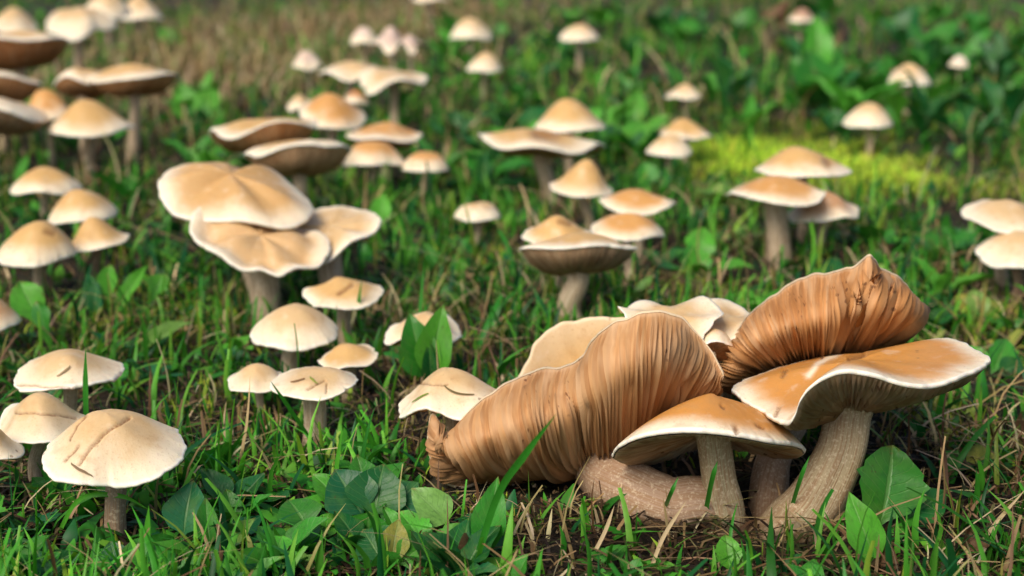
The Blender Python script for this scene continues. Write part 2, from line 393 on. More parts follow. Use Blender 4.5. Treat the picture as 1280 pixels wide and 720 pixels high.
def hero(base, C, rim, axis_n, bt, bb, label, color, gcol, stem_path, stem_r, N=260, ng=300, gd=0.0022, th0=0.010, seed=1, marks=(), pales=(),
         wob=0.012, swirl=0.0, scol=(0.62, 0.52, 0.37), stemfrac=.1, nr=48, tpow=2.2, rimw=1.0, inside=None, group='mushrooms of the large foreground cluster'):
    """a cap spanned between the stem top C and a closed rim curve; bt/bb bulge the upper and lower faces along the axis side"""
    r0 = np.random.default_rng(seed); ph = r0.uniform(0, 6.28, 12); C = np.asarray(C); R = np.asarray(rim, float)
    n = np.array([0, .1, 1.0]) if axis_n is None else np.asarray(axis_n, float); n /= np.linalg.norm(n); R4 = np.concatenate([R[-1:], R, R[:2]]); D = None if inside is None else np.asarray(inside, float)
    def dirf(u):
        m = len(R); dl = np.linalg.norm(np.roll(R, -1, 0) - R, axis=1); cs = np.concatenate([[0], np.cumsum(dl)]); cs /= cs[-1]
        u = np.mod(u, 1.0); return np.stack([np.interp(u, cs, np.append(D[:, k], D[0, k])) for k in range(3)], -1)
    def rimf(u):                       # u in [0,1) periodic, centripetal-like by chord length
        m = len(R); d = np.linalg.norm(np.roll(R, -1, 0) - R, axis=1); cs = np.concatenate([[0], np.cumsum(d)]); cs /= cs[-1]
        u = np.mod(u, 1.0); i = np.clip(np.searchsorted(cs, u, side='right') - 1, 0, m - 1); f = ((u - cs[i]) / (cs[i + 1] - cs[i]))[..., None]
        p0, p1, p2, p3 = R4[i], R4[i + 1], R4[i + 2], R4[i + 3]
        return .5 * ((2 * p1) + (p2 - p0) * f + (2 * p0 - 5 * p1 + 4 * p2 - p3) * f * f + (3 * p1 - p0 - 3 * p2 + p3) * f ** 3)
    Lm = np.linalg.norm(R - C, axis=1).mean()
    def frame(t, u):
        uu = u + swirl * (1 - t) * .05 + .004 * np.sin(6.28 * u * 7 + ph[0]) * (1 - t) + .0016 * np.sin(9 * t + 6.28 * u * 19 + ph[4]) * (1 - t)
        E = rimf(uu) - C; L = np.linalg.norm(E, axis=-1, keepdims=True); e = E / L
        w = n if D is None else dirf(uu)
        d = w - (e * w).sum(-1, keepdims=True) * e; d /= np.maximum(np.linalg.norm(d, axis=-1, keepdims=True), 1e-6)
        tt = t[..., None]; d = n * (1 - tt) ** 2 + d * (1 - (1 - tt) ** 2); d /= np.linalg.norm(d, axis=-1, keepdims=True)
        Le = Lm * (1 - tt) + L * tt
        fold = (np.sin(6.28 * u * 3 + ph[1]) * .6 + np.sin(6.28 * u * 5 + ph[2]) * .6 + np.sin(6.28 * u * 8 + ph[3]) * .35) * wob * t ** 1.3 * (1.15 - t)
        k = (.006 * np.sin(6.283 * u * 17 + ph[5]) + .004 * np.sin(6.283 * u * 31 + ph[6]) + .003 * np.sin(6.283 * u * 53 + ph[7])) * t ** 10 * Lm
        P = C + E * tt + e * k[..., None] + d * fold[..., None] * Le * 3
        return P, d, Le
    t = (np.linspace(0, 1, nr) ** .9)[:, None]; t[0] = .003; u = np.linspace(0, 1, N, endpoint=False)[None, :]
    t2, u2 = np.broadcast_arrays(t, u)
    P, d, L = frame(t2, u2); top = P + d * (L * bt(t2)[..., None] + (th0 * (1 - t2) + .0012)[..., None])
    P1, d1, L1 = frame(np.full((3, N), 1.0), np.broadcast_to(u, (3, N)))
    lip = P1 + d1 * np.array([0.0004, -.0008, -.0006])[:, None, None] + (C - P1) * np.array([-.002, 0.0, .007])[:, None, None]
    top = np.concatenate([top, lip]); tt = np.concatenate([t[:, 0] ** tpow, [1, 1, .99]])
    NG = ng * 2; tg = np.linspace(.988, stemfrac, 34)[:, None]; ug = np.linspace(0, 1, NG, endpoint=False)[None, :]
    t2, u2 = np.broadcast_arrays(tg, ug); P, d, L = frame(t2, u2)
    k = np.arange(NG)[None, :]; jag = r0.uniform(.55, 1.35, NG)[None, :]
    amp = np.where(k % 4 == 3, np.clip((tg - .42) * 6, 0, 1), 1.0) * (k % 2) * jag
    env = np.clip((.985 - tg) * 9, 0, 1) ** .7 * np.clip((tg - stemfrac) * 8 + .2, 0, 1)
    off = L * bb(t2)[..., None] - (gd * amp * env)[..., None]
    gil = P + d * off
    root = empty("mushroom", base)
    build_cap_parts(root, base, (top, tt), (gil, tg[:, 0]), color, gcol, N, NG, marks, pales, rimw)
    build_stem(root, base, stem_path, stem_r, seed, scol, True)
    NAMES.append((base[0], base[1], Lm, label)); tag(root, label, 'mushroom', group)
    return root

def rolled(base, C, ctrl, label, color, gcol, stem_path, stem_r, N=420, ng=190, gd=.0045, th=.0035, seed=1, scol=(.5, .4, .3), rimw=.2, nr=44):
    """a rolled cap: from the stem top C each gill runs over a tucked point and a belly point out to the rim"""
    r0 = np.random.default_rng(seed); ph = r0.uniform(0, 6.28, 12); C = np.asarray(C, float)
    Q = np.array([[R_, B_, K_] for R_, B_, K_ in ctrl]); Rm = Q[:, 0]; m = len(Q)
    d = np.maximum(np.linalg.norm(np.roll(Rm, -1, 0) - Rm, axis=1), .004); cs = np.concatenate([[0], np.cumsum(d)]); cs /= cs[-1]
    Q4 = np.concatenate([Q[-1:], Q, Q[:2]])
    def ctrl_at(u):
        u = np.mod(u, 1.0); i = np.clip(np.searchsorted(cs, u, side='right') - 1, 0, m - 1); f = ((u - cs[i]) / (cs[i + 1] - cs[i]))[:, None, None]
        p0, p1, p2, p3 = Q4[i], Q4[i + 1], Q4[i + 2], Q4[i + 3]
        return .5 * ((2 * p1) + (p2 - p0) * f + (2 * p0 - 5 * p1 + 4 * p2 - p3) * f * f + (3 * p1 - p0 - 3 * p2 + p3) * f ** 3)
    def surf(u, t):
        """(nt, nu, 3) ; t = 0 at the stem, 1 at the rim"""
        q = ctrl_at(u); R_, B_, K_ = q[:, 0], q[:, 1], q[:, 2]; C_ = np.broadcast_to(C, R_.shape)
        R_ = R_ + (R_ - B_) * (.020 * np.sin(6.283 * u * 13 + ph[0]) + .014 * np.sin(6.283 * u * 29 + ph[1]) + .010 * np.sin(6.283 * u * 47 + ph[2]))[:, None]
        pts = [2 * C_ - K_, C_, K_, B_, R_, 2 * R_ - B_]; kn = np.array([0, .36, .70, 1.0]); out = []
        for tk in t:
            k = min(np.searchsorted(kn, tk, side='right') - 1, 2); f = (tk - kn[k]) / (kn[k + 1] - kn[k]); p0, p1, p2, p3 = pts[k], pts[k + 1], pts[k + 2], pts[k + 3]
            out.append(.5 * ((2 * p1) + (p2 - p0) * f + (2 * p0 - 5 * p1 + 4 * p2 - p3) * f * f + (3 * p1 - p0 - 3 * p2 + p3) * f ** 3))
        P = np.array(out)
        fu = np.roll(P, -1, 1) - np.roll(P, 1, 1); ft = np.gradient(P, axis=0); n = np.cross(fu, ft); n /= np.maximum(np.linalg.norm(n, axis=-1, keepdims=True), 1e-9)
        return P, n
    u = np.linspace(0, 1, N, endpoint=False); t = np.linspace(0, 1, nr) ** .9; t[0] = .01
    P, n = surf(u, t)
    mid = P[int(nr * .7)]; near = np.argmin(mid[:, 1]); sg = 1.0 if n[int(nr * .7), near, 1] > 0 else -1.0      # upper face lies on the side away from the belly
    n = n * sg
    fold = (.0016 * np.sin(6.283 * u * 9 + ph[3]) + .0011 * np.sin(6.283 * u * 17 + ph[4]) + .0006 * np.sin(6.283 * u * 31 + ph[5]))[None, :, None]
    env = (np.sin(PI * np.clip(t, 0, 1)) ** .8)[:, None, None]
    P = P + n * fold * env
    top = P + n * (th * (1.05 - t ** 3) + .0006)[:, None, None]
    lip = np.stack([P[-1] + n[-1] * .0003 + (P[-1] - P[-2]) * .04, P[-1] - n[-1] * .0005, P[-2] * .5 + P[-1] * .5 - n[-1] * .0004])
    top = np.concatenate([top, lip]); tt = np.concatenate([t ** 2, [1, 1, .99]])
    NG = ng * 2; ug = np.linspace(0, 1, NG, endpoint=False); tg = np.linspace(.992, .03, 54)
    ug2 = ug + .0012 * np.sin(ug * 6.283 * 21 + ph[6])
    P, n = surf(ug2, tg); n = -n * sg                  # rows run rim to stem here
    fold = (.0016 * np.sin(6.283 * ug * 9 + ph[3]) + .0011 * np.sin(6.283 * ug * 17 + ph[4]) + .0006 * np.sin(6.283 * ug * 31 + ph[5]))[None, :, None]
    P = P + n * fold * (np.sin(PI * np.clip(tg, 0, 1)) ** .8)[:, None, None]
    k = np.arange(NG)[None, :]; jag = r0.uniform(.45, 1.4, NG)[None, :]; T = tg[:, None]; cut = r0.uniform(.35, .72, NG)[None, :]
    amp = np.where(k % 4 == 3, np.clip((T - cut) * 7, 0, 1), 1.0) * (k % 2) * jag
    nick = 1 - .7 * np.exp(-((T - r0.uniform(.2, .95, NG)[None, :]) / .03) ** 2) * (r0.random(NG) < .35)[None, :]
    e2 = np.clip((.99 - T) * 7, 0, 1) ** .8
    wv = .0006 * np.sin(T * 16 + r0.uniform(0, 6, NG)[None, :]) * (k % 2)
    fu = np.roll(P, -1, 1) - np.roll(P, 1, 1); fu /= np.linalg.norm(fu, axis=-1, keepdims=True)
    gil = P - n * (gd * amp * e2 * nick)[..., None] + fu * (wv * e2)[..., None]
    root = empty("mushroom", base)
    build_cap_parts(root, base, (top, tt), (gil, tg), color, gcol, N, NG, (), (), rimw)
    build_stem(root, base, stem_path, stem_r, seed, scol, True)
    NAMES.append((base[0], base[1], .06, label)); tag(root, label, 'mushroom', 'mushrooms of the large foreground cluster')
    return root

Y0 = gpt(905, 648)[1]
def A(px, py, dy=0.0): return at(px, py, Y0 + dy)
def rimA(lst, k=0.0): return [A(x, y, d + k) for x, y, d in lst]
px0 = pxs(A(905, 600))
def mixp(C, R_, f): return np.asarray(C) * (1 - f) + np.asarray(R_) * f
# rolled cap with its gills to the light
C1 = A(778, 556, .072); Z = .010
near = [((588, 606, .020), (598, 600, .030), (650, 590, .050)), ((548, 599, .016), (570, 592, .018), (628, 588, .044)), ((536, 562, .020), (556, 574, .012), (620, 584, .038)),
        ((538, 522, .028), (551, 552, .014), (615, 582, .034)), ((546, 522, .026), (556, 556, .012), (618, 584, .032)), ((557, 548, .014), (572, 568, .008), (622, 588, .028)), ((580, 521, .022), (584, 562, .002), (634, 593, .022)),
        ((622, 485, .032), (618, 545, -.002), (656, 591, .020)), ((662, 466, .036), (658, 530, -.004), (690, 587, .020)), ((704, 458, .036), (698, 521, -.002), (720, 581, .024)), ((726, 446, .030), (720, 510, .002), (736, 579, .027)),
        ((746, 420, .018), (742, 492, -.004), (748, 577, .027)), ((774, 399, .012), (770, 476, -.009), (768, 574, .028)), ((806, 390, .010), (800, 466, -.010), (786, 566, .030)), ((842, 393, .012), (832, 462, -.006), (800, 556, .034)),
        ((872, 415, .012), (858, 468, .004), (812, 545, .038)), ((897, 452, .006), (878, 482, .010), (820, 538, .042)), ((903, 474, .006), (884, 492, .016), (824, 534, .046))]
ctrl1 = [tuple(A(x, y, d + Z) for x, y, d in q) for q in near]
for x, y, d in [(884, 482, .020), (866, 450, .045), (850, 425, .068), (812, 404, .092), (775, 398, .105), (735, 397, .110), (700, 404, .110), (672, 426, .104), (652, 462, .096), (632, 505, .085), (620, 560, .062)]:
    R_ = A(x, y, d + Z); out = np.array([0, .012, -.006]); ctrl1.append((R_, mixp(C1, R_, .66) + out, mixp(C1, R_, .32) + out * .7))
b1 = gpt(902, 636)
rolled(b1, C1, ctrl1, "large rolled mushroom with rust tan gills turned outward and a thick slanting stem", TAN, GTAN,
       [A(770, 552, .070), A(752, 580, .046), A(786, 614, .014), A(836, 634, .002), A(880, 632, .004), b1 - np.array([-.012, 0, .02])], [.0135, .0150, .0150, .0140, .0125, .010], ng=230, gd=.0044, seed=3, scol=(.38, .26, .18))
# raised rolled cap resting above the right one
C2 = A(1016, 480, .118)
near = [((897, 482, .088), (918, 472, .076), (962, 474, .102)), ((905, 444, .088), (926, 450, .066), (972, 470, .100)), ((930, 402, .090), (946, 428, .060), (986, 466, .096)), ((966, 369, .090), (976, 414, .056), (1000, 462, .094)),
        ((1008, 346, .088), (1011, 404, .052), (1014, 458, .092)), ((1046, 338, .084), (1042, 398, .050), (1026, 454, .092)), ((1062, 335, .080), (1056, 394, .056), (1034, 452, .092)), ((1075, 329, .076), (1068, 390, .048), (1040, 451, .092)),
        ((1088, 317, .072), (1080, 384, .058), (1046, 450, .094)), ((1099, 334, .080), (1094, 384, .050), (1052, 449, .094)), ((1113, 342, .082), (1106, 388, .058), (1058, 448, .096)), ((1128, 350, .082), (1122, 392, .056), (1064, 447, .100)), ((1146, 380, .096), (1138, 404, .076), (1074, 446, .108))]
ctrl2 = [tuple(A(x, y, d) for x, y, d in q) for q in near]
for x, y, d in [(1136, 402, .120), (1100, 400, .150), (1060, 385, .170), (1000, 378, .178), (950, 405, .165), (918, 450, .135), (900, 480, .108)]:
    R_ = A(x, y, d); out = np.array([0, .012, -.006]); ctrl2.append((R_, mixp(C2, R_, .66) + out, mixp(C2, R_, .32) + out * .7))
b2 = gpt(962, 630)
rolled(b2, C2, ctrl2, "large rolled mushroom with its chestnut gills turned up, resting above the wavy orange cap", TAN, (0.58, 0.28, 0.10),
       [A(1012, 470, .116), A(1000, 500, .100), A(972, 560, .055), A(962, 605, .035), b2 - np.array([0, 0, .015])], [.011, .011, .0092, .010, .011], N=380, ng=215, gd=.0042, seed=9, scol=(.40, .27, .18))
# broad wavy orange cap on the curved stem
rim4 = rimA([(1237, 452, .010), (1206, 470, -.015), (1168, 484, -.028), (1132, 482, -.034), (1092, 470, -.036), (1052, 465, -.036), (1020, 479, -.036), (1002, 497, -.036),
             (986, 530, -.032), (955, 517, -.004), (916, 489, .030), (950, 470, .060), (1010, 452, .075), (1075, 446, .078), (1140, 432, .068), (1186, 425, .050), (1214, 436, .032)])
b4 = gpt(996, 652)
hero(b4, A(1066, 490, .022), rim4, (-.02, -.10, 1), lambda t: .15 * (1 - t ** 2.2) + .03 * np.exp(-(t / .4) ** 2), lambda t: -.13 * (1 - t ** 1.6) ,
     "broad wavy orange mushroom with a white lifted rim and a curved tapering stem", (.60, .27, .06), (0.44, 0.33, 0.23),
     [A(1066, 490, .022), A(1060, 520, .020), A(1050, 565, .012), A(1022, 620, .004), A(992, 655, .0), b4 - np.array([.02, 0, .02])],
     [.0125, .0112, .0118, .0135, .0150, .012], tpow=3.4, N=360, ng=150, gd=.0036, seed=5, wob=.008, th0=.004, scol=(.41, .33, .20),
     marks=[([(978, 470), (982, 462)], 2.0), ([(1062, 448), (1078, 443)], 3.0), ([(970, 520), (974, 508)], 2.0)], pales=[([(1010, 470), (1022, 455), (1050, 440)], 3.2)], stemfrac=.16)
# small front cap
rim3 = rimA([(766, 570, -.004), (778, 556, -.020), (806, 545, -.030), (845, 540, -.036), (885, 540, -.038), (925, 545, -.036), (965, 553, -.028), (994, 557, -.012), (1006, 564, .004),
             (992, 571, .018), (950, 563, .032), (900, 556, .040), (860, 560, .040), (820, 574, .030), (785, 579, .012)])
b3 = gpt(908, 646)
hero(b3, A(888, 545, .002), rim3, (0, -.12, 1), lambda t: .40 * (1 - t ** 2.0) ** .95 + .03 * np.exp(-(t / .6) ** 2), lambda t: .10 * (1 - t ** 1.3) - .03,
     "small orange mushroom with a cream rim standing upright in front of the cluster", (.60, .27, .06), (.64, .54, .40),
     [A(890, 535, .002), A(893, 560, .002), A(898, 600, .001), A(905, 635, .0), b3 - np.array([0, 0, .012])],
     [.0080, .0078, .0082, .0095, .0105], tpow=3.4, N=300, ng=130, gd=.0020, seed=8, wob=.004, th0=.001, scol=(.38, .33, .20), marks=[([(918, 532), (921, 540)], 3.0), ([(946, 530), (953, 534)], 2.2), ([(902, 507), (905, 509)], 2.4)])

PM, PT, PO = dict(color=PALE), dict(color=TAN), dict(color=ORANGE)
CL = 'mushrooms of the large foreground cluster'
mushroom((498, 634, 459, 527), (575, 578), 'umbo', tilt=4, roll=-4, wave=.05, fine=2, color=PALE, label="pale flat mushroom tucked behind the left end of the folded gilled cap", group=CL, marks=[([(524, 478), (540, 481), (560, 480)], 1.0)])
mushroom((772, 905, 377, 436), (845, 560), 'dome', tilt=-6, wave=.05, fine=1, color=PALE, label="cream domed mushroom squeezed behind the folded gilled cap", group=CL)
mushroom((846, 955, 374, 430), (898, 545), 'flat', tilt=-8, wave=.06, fine=1, color=PALE, label="pale flat mushroom wedged behind the flipped up cap", group=CL)
mushroom((795, 832, 372, 404), (812, 540), 'dome', wave=.02, fine=1, color=(.55, .33, .17), label="tiny round tan mushroom peeping over the top of the cluster", group=CL)
mushroom((862, 918, 398, 452), (890, 572), 'flat', tilt=42, U=.3, wave=.03, fine=1, color=TAN, gcol=GBRN, label="small brown mushroom in the gap between the two gilled caps", group=CL)

G_L = 'mushrooms in the near grass'
mushroom((52, 234, 511, 611), (143, 672), 'umbo', tilt=-7, roll=3, wave=.05, skew=(-.16, .1), fine=2, color=PALE, group=G_L, seed=21, stem=.16, scol=(.30, .24, .18),
         label="large pale domed mushroom with two long brown creases across its cap",
         marks=[([(100, 580), (112, 560), (135, 538), (162, 521)], 1.9), ([(82, 575), (92, 563), (98, 556)], 1.7), ([(88, 549), (96, 531), (108, 520)], 1.2)])
mushroom((17, 156, 436, 491), (90, 560), 'umbo', tilt=-2, wave=.03, fine=2, color=PALE, group=G_L, label="smooth buff mushroom with a blade of grass standing before it",
         marks=[([(22, 480), (60, 483), (115, 484), (140, 478), (152, 464)], 1.2)])
mushroom((-6, 118, 490, 556), (52, 606), 'cone', tilt=-5, wave=.05, fine=2, color=PALE, group=G_L, label="buff mushroom half hidden behind the domed one with brown creases", marks=[([(20, 515), (60, 517), (95, 522)], 1.3)])
mushroom((-62, 31, 526, 584), (-15, 636), 'cone', tilt=-5, wave=.05, fine=1, color=TAN, group=G_L, label="cracked brownish mushroom beside the half hidden buff one")
mushroom((-52, 27, 368, 416), (-12, 452), 'dome', wave=.03, fine=1, color=(.55, .32, .16), group=G_L, label="orange topped mushroom beside the upright spoon shaped leaves")
G_M = 'mushrooms of the clump with the broad stacked caps'
bB = gpt(332, 402); YB = bB[1]
def AB(px, py, dy=0.0): return at(px, py, YB + dy)
def rimB(lst): return [AB(*q) for q in lst]
bB1 = gpt(338, 388)
hero(bB1, AB(290, 250, .060), rimB([(392, 262, .050), (378, 280, .025), (345, 284, .012), (290, 279, .008), (240, 274, .012), (208, 258, .028), (197, 234, .050), (212, 214, .080), (250, 206, .105), (300, 210, .118), (345, 225, .112), (378, 244, .085)]),
     (.04, -.22, 1), lambda t: .30 * (1 - t ** 2.3), lambda t: .02 * (1 - t), "broad tan mushroom overlapped by a wavy cream cap lying on it", (.58, .35, .14), GGREY,
     [AB(290, 258, .060), AB(310, 310, .050), AB(330, 360, .035), bB1 - np.array([0, 0, .012])], [.010, .010, .011, .012], N=160, ng=80, gd=.002, seed=41, wob=.075, th0=.002, nr=30, group=G_M, stemfrac=.14)
hero(bB, AB(328, 308, .010), rimB([(413, 312, .010), (398, 332, -.016), (372, 336, -.026), (350, 345, -.036), (326, 337, -.034), (302, 339, -.036), (272, 320, -.032), (252, 309, -.024), (238, 284, -.002), (245, 264, .018), (266, 256, .030), (290, 268, .034), (318, 268, .042), (365, 284, .042), (400, 292, .030)]),
     (-.02, -.30, 1), lambda t: .09 * (1 - t ** 2.4) - .085 * np.exp(-((t - .74) / .16) ** 2) * (1 - t ** 12), lambda t: -.04 * (1 - t), "wavy cream mushroom with a lifted white rim lying over two other caps", (.62, .40, .19), GGREY,
     [AB(328, 312, .010), AB(331, 345, .006), AB(333, 380, .002), bB - np.array([0, 0, .012])], [.0095, .0095, .0098, .011], N=220, ng=90, gd=.0024, seed=44, wob=.06, th0=.004, nr=36, group=G_M, stemfrac=.15)
bB3 = gpt(420, 392)
hero(bB3, AB(412, 296, .052), rimB([(476, 275, .045), (464, 292, .025), (436, 308, .012), (406, 328, .002), (376, 320, .010), (352, 300, .035), (360, 280, .070), (392, 262, .090), (430, 261, .092), (460, 265, .072)]),
     (.02, -.20, 1), lambda t: .09 * (1 - t ** 2.2), lambda t: -.02 * (1 - t), "spreading pale mushroom with a drooping edge under the wavy cream cap", PALE, GBRN,
     [AB(412, 298, .052), AB(412, 330, .044), AB(416, 365, .030), bB3 - np.array([0, 0, .012])], [.009, .009, .0095, .011], N=160, ng=80, gd=.0022, seed=47, wob=.06, th0=.003, nr=30, group=G_M, stemfrac=.15)
G_N = 'small mushrooms below the broad stacked caps'
mushroom((378, 480, 346, 388), (432, 430), 'umbo', tilt=-4, wave=.03, fine=2, color=TAN, group=G_N, stem=.2, label="small buff mushroom with a dark slit on its cap", marks=[([(424, 366), (434, 360), (440, 356)], 2.6)])
mushroom((312, 423, 379, 440), (370, 470), 'dome', tilt=-4, wave=.02, fine=2, color=PALE, group=G_N, stem=.22, label="smooth round cream mushroom with a clean white edge")
mushroom((397, 473, 429, 464), (438, 490), 'cone', tilt=-3, roll=-6, wave=.03, fine=2, color=TAN, group=G_N, stem=.22, label="little peaked mushroom beside the round cream one")
mushroom((337, 448, 458, 502), (391, 552), 'umbo', tilt=-2, wave=.02, fine=2, color=PALE, group=G_N, stem=.25, label="cream mushroom with bits of grass stuck on its cap and a stout stem", marks=[([(385, 486), (405, 476)], 1.1), ([(408, 492), (409, 480)], .8)])
mushroom((284, 360, 454, 492), (322, 530), 'cone', tilt=-3, wave=.04, fine=1, color=PALE, group=G_N, label="pale mushroom half covered by grass behind the one with grass bits")
mushroom((480, 578, 389, 441), (530, 478), 'cone', tilt=-6, wave=.05, fine=1, color=PALE, group=G_N, label="off white mushroom behind a pair of bright green leaves")
G_C = 'mushrooms of the dense blurred clump'
mushroom((12, 103, 208, 244), (57, 280), 'dome', wave=.03, color=TAN, group=G_C, label="pale mushroom with a dark nick in its rim above three others")
mushroom((60, 148, 236, 281), (104, 315), 'dome', roll=-4, wave=.03, color=TAN, group=G_C, label="round pale mushroom with a peachy middle above a holed one")
mushroom((-4, 97, 276, 335), (46, 372), 'dome', tilt=-5, wave=.03, color=TAN, group=G_C, fine=2, label="mushroom with a small dark hole on top of its cap", marks=[([(57, 288), (65, 291)], 4.0)])
mushroom((80, 162, 271, 316), (116, 352), 'cone', roll=-8, wave=.03, color=TAN, group=G_C, label="sloping buff mushroom touching the holed one", scol=(.34, .24, .17))
mushroom((57, 170, 124, 172), (113, 222), 'umbo', wave=.02, color=TAN, group=G_C, label="tan parasol shaped mushroom on a tall pale stem in the shaded clump")
mushroom((28, 92, 104, 150), (66, 212), 'dome', wave=.03, color=ORANGE, group=G_C, label="orange mushroom directly behind the parasol shaped one")
mushroom((108, 223, 79, 122), (165, 196), 'umbo', tilt=9, roll=-3, U=.42, wave=.03, color=TAN, gcol=GBRN, group=G_C, label="flat topped mushroom with a brown sloping underside and a thin pale rim")
mushroom((66, 142, 84, 126), (104, 192), 'flat', tilt=20, U=.45, wave=.03, color=TAN, gcol=GBRN, group=G_C, label="mushroom tipped to show its brown underside beside the flat topped one")
mushroom((-52, 53, 88, 130), (0, 196), 'flat', tilt=20, U=.45, wave=.03, color=TAN, gcol=GBRN, group=G_C, label="reddish brown upturned mushroom above the dark greyish one")
mushroom((-48, 88, 38, 89), (20, 172), 'umbo', tilt=9, roll=-5, U=.45, wave=.03, color=TAN, gcol=(.50, .22, .09), group=G_C, label="wide upturned mushroom with a very dark brown underside")
mushroom((-72, 62, 121, 170), (-6, 226), 'flat', tilt=14, roll=8, U=.40, wave=.03, color=PALE, gcol=(.46, .30, .20), group=G_C, label="drooping mushroom with a dark greyish underside and light edge")
G_T = 'mushrooms blurred in the far grass'
mushroom((57, 146, 8, 52), (100, 100), 'flat', tilt=-8, wave=.06, color=PALE, group=G_T, fine=1, label="pale wavy broad mushroom in the far straw coloured grass")
mushroom((100, 166, -10, 24), (133, 80), 'dome', wave=.03, color=PALE, group=G_T, fine=0, label="cream mushroom just behind the pale wavy broad one")
mushroom((146, 204, -6, 25), (175, 72), 'umbo', wave=.03, color=PALE, group=G_T, fine=0, label="pale shallow mushroom next to the wavy broad one in far straw")
mushroom((-18, 48, 9, 43), (15, 88), 'umbo', wave=.04, color=PALE, group=G_T, fine=0, label="beige mushroom behind the dark upturned one")
G_D = 'mushrooms of the orange clump behind the broad caps'
mushroom((262, 397, 147, 192), (330, 246), 'umbo', tilt=9, roll=-7, U=.34, wave=.05, color=TAN, gcol=(.66, .34, .15), group=G_D, seed=3, label="long wavy mushroom with an upturned white edge and brown flank")
mushroom((305, 440, 174, 222), (372, 275), 'flat', tilt=15, roll=-4, U=.42, wave=.03, color=TAN, gcol=(.66, .42, .24), group=G_D, label="greyish brown mushroom seen from its underside below the long wavy one")
mushroom((374, 458, 116, 163), (418, 214), 'umbo', tilt=-18, roll=10, wave=.02, color=ORANGE, group=G_D, label="round golden mushroom tilted forward behind the long wavy one")
mushroom((432, 528, 152, 186), (480, 232), 'umbo', tilt=13, U=.26, wave=.03, color=ORANGE, gcol=(.60, .27, .10), group=G_D, label="flat orange mushroom stacked above a smaller orange one")
mushroom((428, 508, 176, 209), (470, 246), 'flat', tilt=8, U=.12, wave=.03, color=ORANGE, group=G_D, label="orange mushroom directly under the flat orange one")
mushroom((502, 562, 189, 217), (532, 252), 'flat', tilt=8, U=.12, roll=3, wave=.03, color=ORANGE, group=G_D, label="small orange mushroom at the end of the orange clump")
mushroom((428, 462, 112, 131), (446, 166), 'dome', tilt=8, wave=.03, color=(.50, .22, .08), group=G_D, fine=0, label="tiny rust orange mushroom behind the round golden one")
mushroom((358, 392, 118, 140), (374, 168), 'dome', wave=.03, color=PALE, group=G_D, fine=0, label="tiny cream mushroom beside the round golden one")
mushroom((398, 484, 76, 103), (440, 152), 'umbo', tilt=-2, wave=.05, color=PALE, group=G_T, label="buff wavy mushroom behind the flat pale one with a ragged rim")
mushroom((450, 535, 84, 119), (494, 168), 'flat', tilt=-6, roll=-4, wave=.05, notch=.2, color=PALE, group=G_T, label="flat pale mushroom with a ragged rim behind the orange clump")
mushroom((438, 472, 33, 56), (455, 98), 'dome', wave=.06, color=(.70, .55, .45), group=G_T, fine=0, label="small whitish mushroom next to two crumpled pinkish ones")
mushroom((466, 506, 30, 68), (487, 104), 'cone', tilt=-10, wave=.16, notch=.3, color=(.62, .47, .40), group=G_T, label="crumpled pinkish white mushroom with a torn cap", seed=4)
mushroom((494, 532, 37, 68), (513, 105), 'cone', tilt=-6, wave=.15, notch=.3, color=(.60, .45, .38), group=G_T, label="crumpled pinkish mushroom leaning on the torn one", seed=14)
mushroom((365, 404, 63, 89), (384, 128), 'dome', wave=.08, color=(.68, .52, .42), group=G_T, fine=0, label="lone small whitish mushroom in the far straw")
mushroom((562, 616, 22, 50), (590, 82), 'dome', wave=.02, color=PALE, group=G_T, label="cream button mushroom standing alone in the far green grass")
mushroom((583, 627, 65, 91), (605, 122), 'dome', wave=.02, color=PALE, group=G_T, label="smaller cream button mushroom in front of the lone far one")
mushroom((515, 560, -10, 3), (538, 44), 'umbo', wave=.02, color=PALE, group=G_T, fine=0, label="faint mushroom at the farthest edge of the green grass")
G_E = 'mushrooms of the tall staggered clump'
mushroom((668, 757, 123, 166), (712, 222), 'umbo', wave=.02, color=TAN, group=G_E, label="round buff mushroom above a flat wavy one with a dark spot", marks=[])
mushroom((598, 757, 160, 199), (690, 250), 'umbo', tilt=8, roll=4, U=.14, wave=.05, color=TAN, gcol=GBRN, group=G_E, seed=11, label="flat wavy mushroom on a pale stem with a dark patch on top", marks=[([(670, 168), (695, 166)], 8.0)])
mushroom((687, 766, 199, 247), (738, 300), 'cone', roll=4, wave=.02, color=TAN, group=G_E, label="cone shaped tan mushroom on a slim stem")
mushroom((749, 845, 236, 270), (800, 324), 'umbo', wave=.02, color=ORANGE, group=G_E, label="golden mushroom stacked just above a similar one")
mushroom((738, 831, 266, 302), (786, 352), 'dome', roll=2, wave=.02, color=ORANGE, group=G_E, label="golden mushroom stacked just below a similar one")
mushroom((652, 742, 269, 312), (692, 378), 'cone', tilt=-4, wave=.06, color=TAN, group=G_E, label="mushroom with a split bumpy top behind the grey gilled one", marks=[([(700, 277), (712, 279)], 3.5)])
mushroom((649, 797, 290, 345), (722, 404), 'umbo', tilt=15, roll=-1, U=.42, wave=.025, fine=2, color=TAN, gcol=(.46, .33, .21), group=G_E, stem=.19, seed=18, label="flat mushroom with a white rim, grey gills below and a stout stem", marks=[([(776, 302), (790, 300)], 3.0)])
mushroom((568, 626, 252, 278), (597, 308), 'flat', tilt=-2, wave=.05, color=PALE, group=G_E, label="small lone cream mushroom with a ragged droopy edge")
mushroom((699, 749, 30, 52), (724, 88), 'dome', wave=.02, color=PALE, group=G_T, fine=0, label="flat cream mushroom far behind the staggered clump")
G_F = 'mushrooms of the trio by the bright moss'
